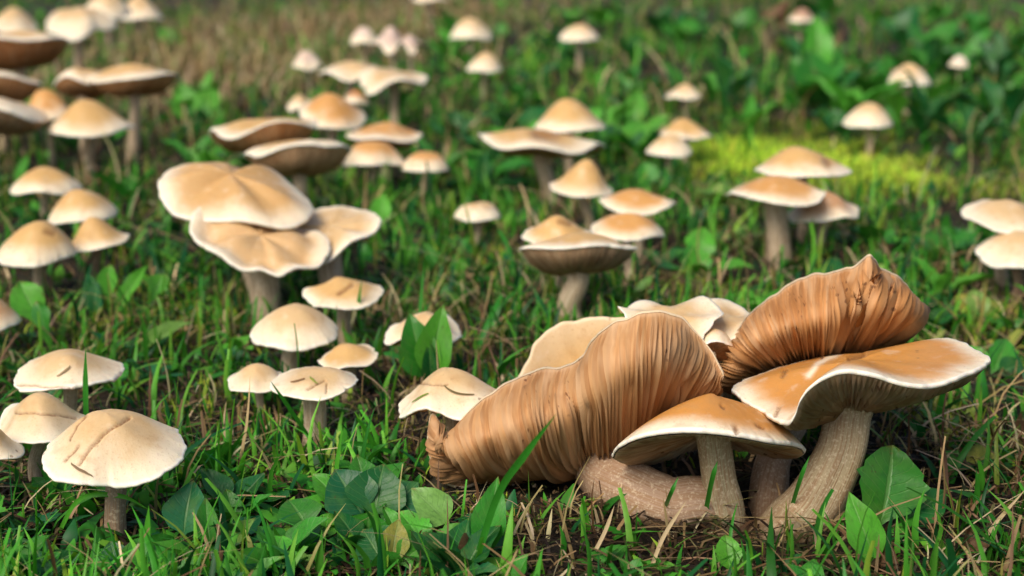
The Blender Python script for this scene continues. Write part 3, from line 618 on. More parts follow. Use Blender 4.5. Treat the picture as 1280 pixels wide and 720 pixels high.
mushroom((943, 1065, 183, 223), (1004, 296), 'umbo', tilt=4, wave=.02, color=TAN, group=G_F, fine=2, label="uppermost tan mushroom of three by the bright moss", marks=[([(1030, 200), (1035, 206)], 4)])
mushroom((985, 1074, 238, 279), (1018, 314), 'umbo', tilt=2, roll=-6, wave=.03, color=(.50, .28, .14), group=G_F, label="darker tan mushroom overlapped by the broad one of the trio")
mushroom((908, 1032, 219, 259), (976, 326), 'umbo', tilt=0, wave=.02, color=ORANGE, group=G_F, fine=2, stem=.22, label="broad tan mushroom of the trio on a thick straight stem")
G_R = 'mushrooms scattered among the broad leaves'
mushroom((831, 878, 104, 125), (855, 154), 'umbo', wave=.02, color=PALE, group=G_R, fine=0, label="small cream mushroom behind a stacked pair of pale caps")
mushroom((825, 890, 148, 176), (858, 208), 'umbo', wave=.02, color=TAN, group=G_R, label="upper tan cap of a stacked pair among green leaves")
mushroom((807, 865, 168, 197), (836, 236), 'dome', wave=.02, color=PALE, group=G_R, label="lower creamy cap of a stacked pair among green leaves")
mushroom((1053, 1116, 128, 160), (1085, 196), 'dome', wave=.02, color=PALE, group=G_R, label="creamy round mushroom standing at the edge of the bright moss")
mushroom((1110, 1164, 79, 107), (1137, 150), 'dome', wave=.02, color=PALE, group=G_R, label="creamy mushroom among dark leaves behind the bright moss")
mushroom((1185, 1211, 67, 85), (1198, 114), 'dome', wave=.02, color=(.74, .62, .52), group=G_R, fine=0, label="tiny white mushroom deep among the dark leaves")
mushroom((985, 1018, 10, 28), (1000, 56), 'dome', wave=.03, color=(.40, .22, .14), group=G_R, fine=0, label="dull brown mushroom in the dark far leaf litter")
mushroom((1201, 1318, 249, 294), (1258, 358), 'umbo', tilt=-4, roll=4, wave=.05, color=PALE, group=G_R, fine=2, label="pale wavy mushroom above another pale cap at the lawn's side")
mushroom((1218, 1322, 287, 339), (1266, 376), 'dome', tilt=-8, wave=.03, color=PALE, group=G_R, fine=2, label="peach tinted mushroom with a scalloped edge below the pale wavy one", notch=.06, scol=(.25, .16, .11))

# ------------------------------------------------------------------ leaves of the weeds
def leaf_mesh(kind, seed, nr=16):
    r0 = np.random.default_rng(seed); s = np.linspace(0, 1, nr); p = {'ovate': .26, 'lance': .10, 'spoon': .0, 'lobed': .12}[kind]
    v = np.clip((s - p) / (1 - p), 0, 1)
    if kind == 'ovate': w = np.sin(PI * v ** .72) ** .85
    elif kind == 'lance': w = np.sin(PI * v ** .85) ** 1.0
    elif kind == 'spoon': w = .16 + .84 * np.exp(-((s - .72) / .24) ** 2); w = w * np.clip((1 - s) / .10, 0, 1) ** .5
    else: w = np.sin(PI * v ** .95) ** .7 * (1 + .22 * (np.abs(np.mod(v * 5.5, 1) - .5) * 2 - .5))
    w = np.maximum(w, .035) * .5; w[-1] = .004
    cu = np.array([-1, -.55, -.12, 0, .12, .55, 1.0]); a1, a2, a3 = r0.uniform(.1, .34), r0.uniform(.10, .26), r0.uniform(-.08, .08)
    ph = r0.uniform(0, 6, 3)
    V, U, S = [], [], []
    for k, sk in enumerate(s):
        for c in cu:
            x = c * w[k] * (1 + .04 * np.sin(sk * 19 + ph[0] + c))
            z = a1 * .55 * (sk - sk ** 2) * 1.6 - a1 * .4 * sk ** 2 + a2 * abs(c) * w[k] * 1.1 + .022 * np.sin(sk * 15 + ph[1] + 2.5 * c) * abs(c) + a3 * c * sk * .4
            V.append((x + a3 * .4 * sk ** 2, sk, z)); U.append(c * (1 if w[k] > .03 else .0)); S.append(v[k])
    return mesh_np("leaf", V, grid_faces(nr, len(cu), False), {'u': U, 's': S})
LEAF = {k: [leaf_mesh(k, 40 + 7 * i + j) for j in range(5)] for i, k in enumerate(('ovate', 'lance', 'spoon', 'lobed'))}
for v in LEAF.values():
    for me in v: me.materials.append(M_LEAF)
GREENS = {'mid': (.035, .23, .022), 'dark': (.010, .11, .024), 'blue': (.010, .115, .042), 'bright': (.085, .36, .03), 'pale': (.20, .37, .08), 'yellow': (.28, .30, .05)}
def put_leaf(parent, base, tip, width, nrm, kind, tone):
    b, t = Vector(base), Vector(tip); y = (t - b); L = y.length; y.normalize()
    n = Vector(nrm); n = (n - y * n.dot(y)); n.normalize(); x = y.cross(n)
    o = obj("leaf", random.choice(LEAF[kind]), None, parent)
    M = Matrix.Identity(4)
    for i, (ax, sc_) in enumerate(((x, width), (y, L), (n, L))):
        for r in range(3): M[r][i] = ax[r] * sc_
    M.translation = b - Vector(parent.location); o.matrix_basis = M
    g = GREENS[tone]; k = random.uniform(.8, 1.2); o.color = (g[0] * k * random.uniform(.85, 1.2), g[1] * k, g[2] * k, 1)
    return o
def plant_px(basepx, leaves, label, name="weed", cat='weed'):
    """leaves: (base px, tip px, distance of the tip beyond its base in m, width px, kind, tone[, normal])"""
    base = gpt(*basepx); root = empty(name, base); tag(root, label, cat, 'leafy weeds in the grass')
    for L in leaves:
        (bx, by), (tx, ty), dy, w, kind, tone = L[:6]; nrm = L[6] if len(L) > 6 else (0, -.75, .65)
        b = at(bx, by, base[1] + (L[7] if len(L) > 7 else 0)); t = at(tx, ty, b[1] + dy)
        put_leaf(root, b, t, w * pxs(b), nrm, kind, tone)
    return root
plant_px((228, 690), [((228, 690), (238, 600), .012, 58, 'ovate', 'blue'), ((226, 690), (178, 672), -.01, 26, 'lance', 'mid'), ((230, 692), (262, 640), .01, 22, 'ovate', 'dark')], "dark oval leaved weed beside the creased pale dome mushroom")
plant_px((268, 700), [((266, 700), (256, 622), .01, 30, 'ovate', 'mid'), ((270, 700), (318, 645), .012, 26, 'lance', 'pale')], "weed with one pale lance leaf among dark oval leaves")
plant_px((345, 715), [((340, 716), (352, 668), .015, 56, 'lobed', 'bright'), ((346, 716), (300, 690), -.005, 34, 'lobed', 'mid'), ((348, 716), (408, 700), .0, 26, 'lobed', 'pale')], "low weed with toothed light green leaves")
plant_px((395, 680), [((388, 672), (362, 620), .015, 58, 'ovate', 'mid', (.3, -.7, .65)), ((392, 676), (428, 640), .01, 30, 'lance', 'bright'), ((398, 682), (440, 690), -.008, 34, 'ovate', 'dark')], "weed with a large heart shaped leaf turned on edge")
plant_px((462, 668), [((462, 662), (420, 584), .012, 70, 'ovate', 'blue'), ((464, 664), (480, 580), .012, 78, 'ovate', 'dark'), ((466, 668), (520, 600), .010, 66, 'ovate', 'blue'), ((460, 670), (462, 642), -.004, 60, 'ovate', 'mid')], "big clump of dark rounded leaves in front of the small cream mushrooms")
plant_px((488, 712), [((484, 712), (452, 660), .012, 46, 'ovate', 'dark'), ((488, 712), (498, 648), .012, 40, 'lance', 'yellow'), ((490, 714), (534, 678), .006, 44, 'ovate', 'bright'), ((486, 716), (478, 690), -.006, 44, 'ovate', 'mid')], "weed with a yellowing brown spotted leaf among dark ones")
plant_px((566, 668), [((572, 668), (516, 610), .004, 48, 'ovate', 'pale', (.1, -.75, .6)), ((568, 670), (600, 640), .008, 20, 'lance', 'dark')], "long stalked weed with a pale heart shaped leaf below the folded cap")
plant_px((606, 705), [((602, 706), (622, 596), .012, 44, 'lance', 'mid'), ((608, 706), (588, 640), .006, 22, 'lance', 'dark'), ((612, 706), (640, 668), .006, 26, 'lance', 'blue')], "weed with a tall lance leaf under the folded gilled cap")
plant_px((1092, 712), [((1098, 712), (1062, 616), .010, 46, 'lance', 'bright', (-.15, -.9, .35)), ((1094, 712), (1068, 668), .004, 26, 'lance', 'mid')], "single upright bright green tongue shaped leaf below the curved stem")
plant_px((1100, 668), [((1098, 664), (1118, 556), .018, 92, 'lobed', 'mid', (.2, -.85, .4)), ((1106, 668), (1185, 612), .02, 52, 'ovate', 'dark', (.1, -.6, .75))], "broad toothed dark green leaf leaning on the curved stem")
plant_px((915, 718), [((912, 718), (908, 668), .008, 34, 'lobed', 'bright'), ((916, 718), (936, 690), .004, 22, 'lobed', 'pale')], "little frilly yellow green seedling in front of the upright stem")
plant_px((48, 712), [((60, 712), (-12, 676), .01, 34, 'lance', 'dark', (0, -.5, .85)), ((52, 712), (14, 706), -.01, 34, 'ovate', 'mid'), ((54, 713), (92, 690), .0, 28, 'lance', 'dark')], "weed with long dark glossy leaves lying low in the corner")
plant_px((152, 716), [((150, 716), (138, 676), .006, 36, 'ovate', 'blue'), ((154, 716), (186, 668), .004, 30, 'lance', 'mid'), ((150, 717), (108, 702), -.004, 30, 'ovate', 'mid')], "weed with short rounded leaves in front of the creased dome mushroom")
plant_px((72, 622), [((72, 622), (76, 574), .0, 24, 'ovate', 'bright'), ((70, 624), (40, 596), .0, 24, 'ovate', 'mid'), ((74, 624), (90, 602), -.006, 22, 'ovate', 'dark')], "seedling with small round bright leaves touching the creased dome mushroom")
plant_px((66, 442), [((66, 436), (24, 350), .012, 44, 'spoon', 'bright'), ((68, 438), (44, 376), .004, 24, 'spoon', 'mid')], "pair of upright spoon shaped leaves above the smooth buff mushroom")
plant_px((138, 398), [((138, 396), (136, 330), .012, 24, 'spoon', 'bright'), ((130, 398), (112, 342), .012, 20, 'lance', 'dark'), ((144, 398), (182, 328), .02, 20, 'lance', 'bright'), ((120, 400), (118, 352), .004, 22, 'lance', 'blue')], "cluster of narrow upright leaves between the holed and buff mushrooms")
plant_px((188, 388), [((186, 388), (204, 342), .012, 30, 'spoon', 'bright')], "single small spoon shaped leaf standing in moss")
plant_px((172, 446), [((168, 446), (238, 398), .010, 22, 'lance', 'pale', (-.2, -.7, .7))], "single slanting pale green lance leaf in the moss")
plant_px((540, 496), [((536, 494), (514, 394), .0, 52, 'ovate', 'mid', (.1, -.95, .3)), ((538, 494), (552, 384), .0, 46, 'ovate', 'bright', (-.1, -.95, .3)), ((540, 496), (536, 428), -.006, 22, 'ovate', 'dark')], "pair of bright leaves standing before the off white mushroom")
plant_px((474, 290), [((472, 290), (480, 240), .012, 28, 'lance', 'bright')], "single bright oval leaf beside the spreading pale mushroom")
plant_px((330, 508), [((322, 506), (316, 472), .0, 28, 'ovate', 'dark'), ((330, 508), (338, 476), .0, 22, 'ovate', 'mid')], "dark clover like leaves in front of the half covered pale mushroom")
plant_px((770, 402), [((788, 402), (742, 388), .012, 18, 'lance', 'bright', (0, -.5, .85))], "flat bright leaf lying beside the stout stemmed mushroom")
plant_px((872, 335), [((868, 335), (882, 282), .02, 40, 'ovate', 'bright'), ((872, 336), (846, 312), .0, 24, 'ovate', 'mid'), ((878, 337), (846, 352), -.02, 22, 'lance', 'mid', (0, -.4, .9)), ((880, 337), (906, 356), -.02, 20, 'lance', 'bright', (0, -.4, .9))], "weed with round bright leaves in front of the golden pair")
plant_px((790, 172), [((786, 172), (800, 108), .03, 30, 'lance', 'bright'), ((788, 174), (772, 130), .02, 22, 'lance', 'mid')], "upright bright leaf standing beside the round buff mushroom")
plant_px((1022, 108), [((1020, 108), (1022, 16), .03, 38, 'lance', 'bright', (0, -.95, .2)), ((1024, 110), (1052, 60), .04, 30, 'lance', 'mid'), ((1018, 110), (988, 70), .03, 30, 'lance', 'mid')], "tall plantain like weed with one large upright leaf in the far green")
plant_px((248, 160), [((246, 158), (222, 116), .02, 34, 'lance', 'bright'), ((250, 158), (268, 108), .03, 36, 'ovate', 'bright'), ((248, 160), (244, 120), .02, 30, 'ovate', 'mid'), ((252, 160), (282, 138), .0, 26, 'lance', 'mid')], "bright leafy clump between the two orange clumps")
plant_px((214, 62), [((214, 62), (206, 34), .02, 26, 'ovate', 'bright'), ((216, 62), (230, 44), .02, 22, 'ovate', 'mid')], "bright leaf pair behind the far straw")
plant_px((820, 240), [((814, 240), (806, 202), .01, 30, 'ovate', 'mid'), ((820, 240), (836, 212), .01, 26, 'ovate', 'dark')], "dark rounded leaves below the stacked pale pair")
plant_px((560, 350), [((556, 350), (528, 300), .02, 18, 'lance', 'mid'), ((562, 350), (590, 318), .02, 16, 'lance', 'bright')], "thin leaved weed below the lone ragged cream mushroom")
plant_px((1236, 470), [((1232, 470), (1210, 430), .015, 30, 'ovate', 'bright'), ((1238, 470), (1262, 420), .02, 34, 'lance', 'mid'), ((1240, 472), (1280, 452), .0, 30, 'ovate', 'dark')], "leafy weed beyond the tip of the broad wavy cap")
plant_px((1226, 402), [((1222, 402), (1198, 366), .015, 34, 'lobed', 'yellow'), ((1226, 402), (1218, 360), .015, 30, 'lobed', 'pale'), ((1230, 402), (1250, 376), .01, 28, 'lobed', 'yellow'), ((1226, 404), (1210, 408), -.015, 26, 'lobed', 'pale')], "yellow green frilly plant below the peach tinted mushroom")
plant_px((1205, 590), [((1200, 590), (1176, 566), .004, 34, 'lobed', 'mid'), ((1206, 592), (1240, 560), .01, 36, 'lobed', 'yellow'), ((1210, 592), (1258, 588), -.004, 30, 'lobed', 'dark')], "low yellowish weed in the shade beside the broad wavy cap")

def vnoise(x, y, sc_, seed):
    r0 = np.random.default_rng(seed); G = r0.random((64, 64)); u, v = x * sc_ + 17.3, y * sc_ + 9.1
    i, j = np.floor(u).astype(int), np.floor(v).astype(int); f, g = u - i, v - j; f = f * f * (3 - 2 * f); g = g * g * (3 - 2 * g)
    q = lambda a, b: G[a % 64, b % 64]
    return (q(i, j) * (1 - f) + q(i + 1, j) * f) * (1 - g) + (q(i, j + 1) * (1 - f) + q(i + 1, j + 1) * f) * g
def spots(x, y, lst):
    out = np.zeros(len(x))
    for px, py, rx, ry in lst:
        c = gpt(px, py); e = gpt(px, py - ry); sx = rx * pxs(c); sy = max(abs(e[1] - c[1]), .02)
        out = np.maximum(out, np.exp(-(((x - c[0]) / sx) ** 2 + ((y - c[1]) / sy) ** 2)))
    return out
LEAFY = [(440, 655, 130, 60), (250, 670, 60, 50), (1090, 660, 60, 50), (130, 690, 80, 40), (610, 660, 40, 50)]
BARE = [(890, 615, 280, 44), (1080, 625, 160, 60)]                 # cover thinned to dark soil here, to deepen the shade beneath the cluster
MOSSY = [(1060, 212, 160, 32), (960, 205, 110, 30), (150, 400, 150, 40), (230, 500, 90, 40), (1230, 400, 60, 40), (620, 330, 60, 30), (1180, 520, 60, 40), (880, 370, 90, 30)]
STRAWY = [(300, 60, 160, 40), (250, 100, 140, 30), (520, 30, 120, 25), (560, 420, 80, 40), (1200, 620, 100, 60), (640, 640, 130, 50), (700, 300, 60, 40)]
# scattered weeds: kinds and density follow what the lawn shows
KINDS = [('lance', "narrow leaved weed"), ('ovate', "round leaved weed"), ('spoon', "spoon leaved weed"), ('lobed', "toothed leaf weed")]
TONE = {'mid': 'green', 'bright': 'bright green', 'dark': 'dark green', 'blue': 'bluish green', 'pale': 'pale green', 'yellow': 'yellowish'}
STOP = ('with', 'on', 'in', 'behind', 'above', 'beside', 'below', 'overlapped', 'half', 'tucked', 'squeezed', 'wedged', 'peeping', 'standing', 'stacked', 'directly', 'touching', 'tipped', 'seen', 'lying', 'next', 'under', 'at', 'leaning', 'tilted', 'just', 'among', 'deep', 'far', 'of', 'by')
def short(lab):
    w = lab.split(); cut = [i for i, q in enumerate(w) if q in STOP]
    k = cut[0] if cut else len(w)
    if k < 4: k = cut[1] if len(cut) > 1 else len(w)
    if k > 8 and cut and cut[0] > 1: k = cut[0]
    w = w[:min(k, 8)]
    while w[-1] in STOP or w[-1] in ('a', 'the', 'its', 'and', 'two', 'three', 'four'): w.pop()
    return ' '.join(w)
def weed(x, y, kind, size, nl, up, tones):
    base = np.array([x, y, float(ground(x, y)) - .002]); root = empty("weed", base); tone = random.choice(tones)
    dd, i = min((math.hypot(x - q[0], y - q[1]) - q[2], i) for i, q in enumerate(NAMES)); q = NAMES[i]
    rel = 'beside the' if dd < .10 and abs(x - q[0]) > abs(y - q[1]) else ('in front of the' if y < q[1] else 'behind the')
    if len(f"{TONE[tone]} {kind[1]} {rel} {short(q[3])}".split()) > 16: rel = 'by the'
    tag(root, f"{TONE[tone]} {kind[1]} {rel} {short(q[3])}", 'weed', kind[1] + 's')
    a0 = random.uniform(0, 2 * PI)
    for k in range(nl):
        a = a0 + k * 2 * PI / nl + random.uniform(-.4, .4); el = math.radians(random.gauss(up, 14)); el = min(max(el, .12), 1.4)
        L = size * random.uniform(.7, 1.15); d = np.array([math.cos(a) * math.cos(el), math.sin(a) * math.cos(el), math.sin(el)])
        tip = base + d * L
        c = float(clear_at(np.array([tip[0]]), np.array([tip[1]]))[0])
        if tip[2] > c - .004: tip[2] = max(base[2] + .004, c - .008)
        n = np.array([-math.cos(a) * math.sin(el), -math.sin(a) * math.sin(el), math.cos(el)])
        wr = {'lance': .30, 'ovate': .62, 'spoon': .36, 'lobed': .42}[kind[0]] * random.uniform(.85, 1.2)
        put_leaf(root, base, tip, L * wr, n, kind[0], tone)
def scatter_weeds(n, box, kinds, size, up, tones, nl=(3, 5)):
    k = 0; tries = 0
    while k < n and tries < n * 30:
        tries += 1
        px, py = random.uniform(box[0], box[1]), random.uniform(box[2], box[3]); p = gpt(px, py)
        if clear_at(np.array([p[0]]), np.array([p[1]]))[0] < 1 and py > 200: continue
        if clear_at(np.array([p[0]]), np.array([p[1] + .03]))[0] < 1 and random.random() < .5: continue
        hp = size * .8 / pxs(p)
        if py < 260 and any(px + hp * .5 > q[0] and px - hp * .5 < q[1] and py > q[2] and py - hp < q[3] and p[1] < q[4] for q in BOXES): continue
        if spots(p[:1], p[1:2], MOSSY[:2])[0] > .35: continue
        weed(p[0], p[1], KINDS[random.choice(kinds)], size * random.uniform(.7, 1.25), random.randint(*nl), up, tones); k += 1
scatter_weeds(80, (770, 1360, 30, 185), (0, 0, 1, 2), .078, 50, ['mid', 'mid', 'bright', 'dark', 'dark'])
scatter_weeds(40, (540, 800, 20, 260), (0, 1, 2), .060, 44, ['mid', 'bright', 'bright', 'dark'])
scatter_weeds(34, (770, 1330, 255, 420), (1, 1, 3, 0), .036, 34, ['mid', 'bright', 'dark', 'pale'])
scatter_weeds(26, (-60, 540, 50, 260), (0, 1, 2), .050, 44, ['mid', 'bright', 'dark'])
scatter_weeds(34, (-40, 660, 330, 560), (1, 0, 2), .020, 36, ['mid', 'bright', 'dark', 'blue'])
scatter_weeds(40, (-40, 640, 585, 745), (1, 1, 0, 3), .024, 36, ['mid', 'dark', 'blue', 'bright'])
scatter_weeds(12, (640, 1320, 675, 750), (1, 3, 0), .016, 34, ['mid', 'dark', 'bright'])
scatter_weeds(18, (1130, 1330, 430, 640), (1, 3), .022, 26, ['dark', 'mid', 'yellow'])

# dead leaves
for (x, y), (tx, ty), w, lab in [((1205, 705), (1216, 658), 34, "curled purplish brown dead leaf in the near grass"), ((1258, 560), (1290, 530), 34, "reddish dead leaf beside the broad wavy cap's shade"),
                                 ((1140, 722), (1078, 706), 40, "yellow brown rotting leaf under the tongue shaped leaf"), ((560, 716), (606, 690), 44, "crumpled dark dead leaf below the folded cap"),
                                 ((990, 40), (950, 16), 40, "dark red brown dead leaf in the far green")]:
    b = gpt(x, y); root = empty("dead_leaf", b); tag(root, lab, 'dead leaf', 'dead leaves')
    t = at(tx, ty, b[1] + .012); o = put_leaf(root, b, t, w * pxs(b), (.2, -.6, .75), 'ovate', 'mid')
    o.data = o.data.copy(); o.data.materials.clear(); o.data.materials.append(M_DEAD)
    co = np.empty(len(o.data.vertices) * 3); o.data.vertices.foreach_get('co', co); co = co.reshape(-1, 3); co[:, 2] += 1.6 * co[:, 0] ** 2 + .1 * np.sin(co[:, 1] * 14)
    o.data.vertices.foreach_set('co', co.ravel())

# ------------------------------------------------------------------ grass, straw, moss
def scatter(n, y0=.40, y1=6.5, p=1.25):
    u = rng.random(n); a = 1 - p; y = (y0 ** a + u * (y1 ** a - y0 ** a)) ** (1 / a)
    x = rng.uniform(-1, 1, n) * (0.45 * y + .26); return x, y
def blades(name, x, y, h, wid, lean, col, mat, nseg=4, blunt=None, flat=None, label=None, cat=None, maxclear=True, z0=-.003):
    n = len(x); az = rng.uniform(0, 2 * PI, n)
    if maxclear:
        for f in (0, .5, 1.0):
            c = clear_at(x + np.cos(az) * h * lean * f, y + np.sin(az) * h * lean * f) - ground(x, y)
            h = np.where(h > c * .85, np.maximum(c * .8, .002), h)
    for P, R in STEMS:                        # nothing grows inside a stem
        b = P[-1]; k = np.hypot(x - b[0], y - b[1]) < R[-1] * 1.15; h = np.where(k, .001, h)
    s = np.linspace(0, 1, nseg + 1); gz = ground(x, y) + z0
    dirx, diry = np.cos(az), np.sin(az); tw = rng.uniform(-.6, .6, n)
    sx, sy = -np.sin(az + tw), np.cos(az + tw)
    bl = blunt if blunt is not None else np.zeros(n)
    V = np.empty((n, nseg + 1, 3, 3)); C = np.empty((n, nseg + 1, 3, 3))
    bow = rng.normal(0, .06, n)
    for k, sk in enumerate(s):
        up = h * sk * (1 - .38 * np.clip(lean, 0, 1.5) * sk); out = h * lean * sk ** 1.8
        if flat is not None: up = np.minimum(up, flat + .004 * rng.random(n)) * (1 - .15 * sk)
        cx = x + dirx * out + sx * bow * h * np.sin(PI * sk); cy = y + diry * out + sy * bow * h * np.sin(PI * sk); cz = gz + up
        w = wid * .5 * ((np.sin(PI * min(.97, .06 + .92 * sk) ** .8) * 1.0 + .0 if name == 'ground_cover' else 1 - sk ** 2.2) * (1 - bl) + bl * (1 - .25 * sk)) * (.75 + .25 * min(1, sk * 4)) + .00008
        for m, c in enumerate((-1, 0, 1)):
            V[:, k, m, 0] = cx + sx * w * c - (dirx * w * .35 if c == 0 else 0); V[:, k, m, 1] = cy + sy * w * c - (diry * w * .35 if c == 0 else 0)
            V[:, k, m, 2] = cz
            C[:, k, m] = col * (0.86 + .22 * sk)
    f = grid_faces(nseg + 1, 3, False); F = (f[None] + (np.arange(n) * (nseg + 1) * 3)[:, None, None]).reshape(-1, 4)
    o = obj(name, mesh_np(name, V.reshape(-1, 3), F, {'col': C.reshape(-1, 3)}), mat)
    return tag(o, label, cat, kind='stuff')
def pick(n, cols, p): 
    cols = np.array(cols); k = rng.choice(len(cols), n, p=np.array(p) / sum(p)); c = cols[k]
    return np.clip(c * rng.uniform(.75, 1.25, (n, 1)) * rng.uniform(.9, 1.1, (n, 3)), 0, 1)
# green blades, growing in tufts
def tufts(n, per, spread, **kw):
    x, y = scatter(n, **kw); x = np.repeat(x, per); y = np.repeat(y, per); k = spread * np.sqrt(np.clip(y / .7, .6, 3))
    return x + rng.normal(0, 1, len(x)) * k, y + rng.normal(0, 1, len(x)) * k
x, y = tufts(18500, 4, .005); nse = vnoise(x, y, 9, 1) * .6 + vnoise(x, y, 27, 2) * .4
keep = (rng.random(len(x)) < np.clip(.22 + 2.6 * (nse - .42), .05, 1)) & (rng.random(len(x)) > 1.5 * spots(x, y, BARE)) & (rng.random(len(x)) > .75 * spots(x, y, MOSSY[2:])) & (rng.random(len(x)) > .4 * spots(x, y, STRAWY[:3])) & (rng.random(len(x)) > .85 * spots(x, y, MOSSY[:2])) & (rng.random(len(x)) > 1.5 * spots(x, y, LEAFY))
x, y = x[keep], y[keep]; n = len(x); far = np.clip(y - .9, 0, 1.6)
h = np.clip(rng.gamma(5, .0046, n), .008, .050) * (1 + .35 * far); wid = rng.uniform(.0013, .0036, n) * (1 + .5 * far)
pt = vnoise(x, y, 5, 31)
col = pick(n, [(.04, .22, .02), (.075, .32, .028), (.15, .44, .045), (.012, .10, .025), (.28, .44, .05), (.30, .30, .09)], [5, 7, 6, 4, 2.2, .8]) * (.55 + .7 * pt[:, None])
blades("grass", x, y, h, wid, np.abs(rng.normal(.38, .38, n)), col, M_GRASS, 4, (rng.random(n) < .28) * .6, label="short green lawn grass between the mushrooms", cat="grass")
# broader blades of coarse grass close by
x, y = tufts(1250, 3, .007, y1=1.5); keep = (rng.random(len(x)) > 1.8 * spots(x, y, BARE + [(820, 690, 260, 40)])) & (rng.random(len(x)) > 1.5 * spots(x, y, LEAFY)) & (rng.random(len(x)) > .9 * spots(x, y, MOSSY)); x, y = x[keep], y[keep]; n = len(x)
h = rng.uniform(.016, .048, n); wid = rng.uniform(.0032, .0055, n)
col = pick(n, [(.03, .19, .022), (.013, .11, .03), (.07, .31, .03), (.13, .40, .04)], [4, 4, 3, 2])
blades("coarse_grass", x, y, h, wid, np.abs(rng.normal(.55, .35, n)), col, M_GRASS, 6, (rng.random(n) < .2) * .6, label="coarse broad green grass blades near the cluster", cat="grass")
# straw
x, y = scatter(44000, p=1.2)
for px, py, rx, ry in STRAWY[:3]:
    c = gpt(px, py); e = gpt(px, py - ry); x = np.append(x, rng.normal(c[0], rx * .7 * pxs(c), 1500)); y = np.append(y, np.clip(rng.normal(c[1], abs(e[1] - c[1]) * .6, 1500), c[1] * .7, 5.2))
nse = vnoise(x, y, 7, 5) * .6 + vnoise(x, y, 22, 6) * .4; st = spots(x, y, STRAWY)
keep = (rng.random(len(x)) < np.clip(.12 + 1.2 * (nse - .32) + .9 * st - 1.0 * spots(x, y, MOSSY[:2]) - .6 * spots(x, y, LEAFY), .02, 1)) & (rng.random(len(x)) > .85 * spots(x, y, BARE)); x, y, st = x[keep], y[keep], st[keep]; n = len(x); far = np.clip(y - .9, 0, 1.6)
h = np.clip(rng.gamma(4, .0062, n), .006, .055) * (1 + .45 * far); wid = rng.uniform(.0007, .0021, n) * (1 + .8 * far)
col = pick(n, [(.42, .31, .16), (.27, .175, .08), (.58, .47, .29), (.14, .08, .04), (.34, .29, .11)], [4, 3, 2.5, 3, 2])
blades("dry_grass", x, y, h, wid, np.abs(rng.normal(.9, .55, n)) * (1 - .35 * st), col, M_DRY, 4, (rng.random(n) < .5) * .7, label="dead straw and withered grass lying in the lawn", cat="dry grass")
# matted thatch close to the soil
x, y = scatter(40000, p=1.35); keep = rng.random(len(x)) > .55 * spots(x, y, BARE); x, y = x[keep], y[keep]; n = len(x); far = np.clip(y - .9, 0, 1.6)
h = rng.uniform(.008, .03, n) * (1 + .3 * far); wid = rng.uniform(.0007, .0022, n) * (1 + .5 * far)
col = pick(n, [(.065, .038, .019), (.022, .013, .008), (.15, .095, .048), (.04, .05, .014), (.30, .21, .11)], [4, 7, 2.5, 3, 1.3])
blades("thatch", x, y, h, wid, rng.uniform(.8, 1.3, n), col, M_DRY, 3, np.full(n, .6), flat=.004, label="brown matted dead grass covering the soil", cat="thatch", z0=-.001)
# moss
x, y = scatter(115000, p=1.2)
for px, py, rx, ry in MOSSY[:2]:
    c = gpt(px, py); e = gpt(px, py - ry); x = np.append(x, rng.normal(c[0], rx * .75 * pxs(c), 13000)); y = np.append(y, rng.normal(c[1], abs(e[1] - c[1]) * .9, 13000))
ms = spots(x, y, MOSSY); mb = spots(x, y, MOSSY[:2]); nse = vnoise(x, y, 6, 11) * .6 + vnoise(x, y, 20, 12) * .4
keep = rng.random(len(x)) < np.clip(2.4 * (nse - .50) + .8 * ms, .02, 1) * (1 - .9 * spots(x, y, BARE)); x, y, ms, mb = x[keep], y[keep], ms[keep], mb[keep]; n = len(x); far = np.clip(y - .9, 0, 1.6)
h = rng.uniform(.004, .012, n) * (1 + .6 * ms + .2 * mb) * (1 + .3 * far); wid = rng.uniform(.0010, .0024, n) * (1 + .5 * far)
col = pick(n, [(.24, .33, .03), (.40, .52, .05), (.12, .24, .022), (.42, .42, .06), (.16, .14, .03)], [4, 3.5, 3.5, 1.5, 1.2]) * (1 + .25 * ms[:, None] + .95 * mb[:, None])
blades("moss", x, y, h, wid, np.abs(rng.normal(.6, .4, n)), col, M_MOSS, 2, label="yellow green moss carpeting the lawn", cat="moss")
# tiny round leaved ground cover
x, y = tufts(9500, 3, .006, p=1.15); nse = vnoise(x, y, 8, 51) * .6 + vnoise(x, y, 25, 52) * .4
keep = (rng.random(len(x)) < np.clip(.1 + 2.0 * (nse - .42), .02, 1)) & (rng.random(len(x)) > .9 * spots(x, y, BARE)) & (rng.random(len(x)) > 1.4 * spots(x, y, MOSSY[:2])); x, y = x[keep], y[keep]; n = len(x); far = np.clip(y - .9, 0, 1.6)
h = rng.uniform(.008, .020, n) * (1 + .6 * far); wid = h * rng.uniform(.35, .6, n)
col = pick(n, [(.035, .21, .022), (.07, .32, .03), (.015, .11, .03), (.16, .42, .04)], [4, 4, 3, 2.5])
blades("ground_cover", x, y, h, wid, np.abs(rng.normal(.9, .4, n)), col, M_GRASS, 5, label="tiny green leaves of creeping ground cover in the lawn", cat="ground cover")

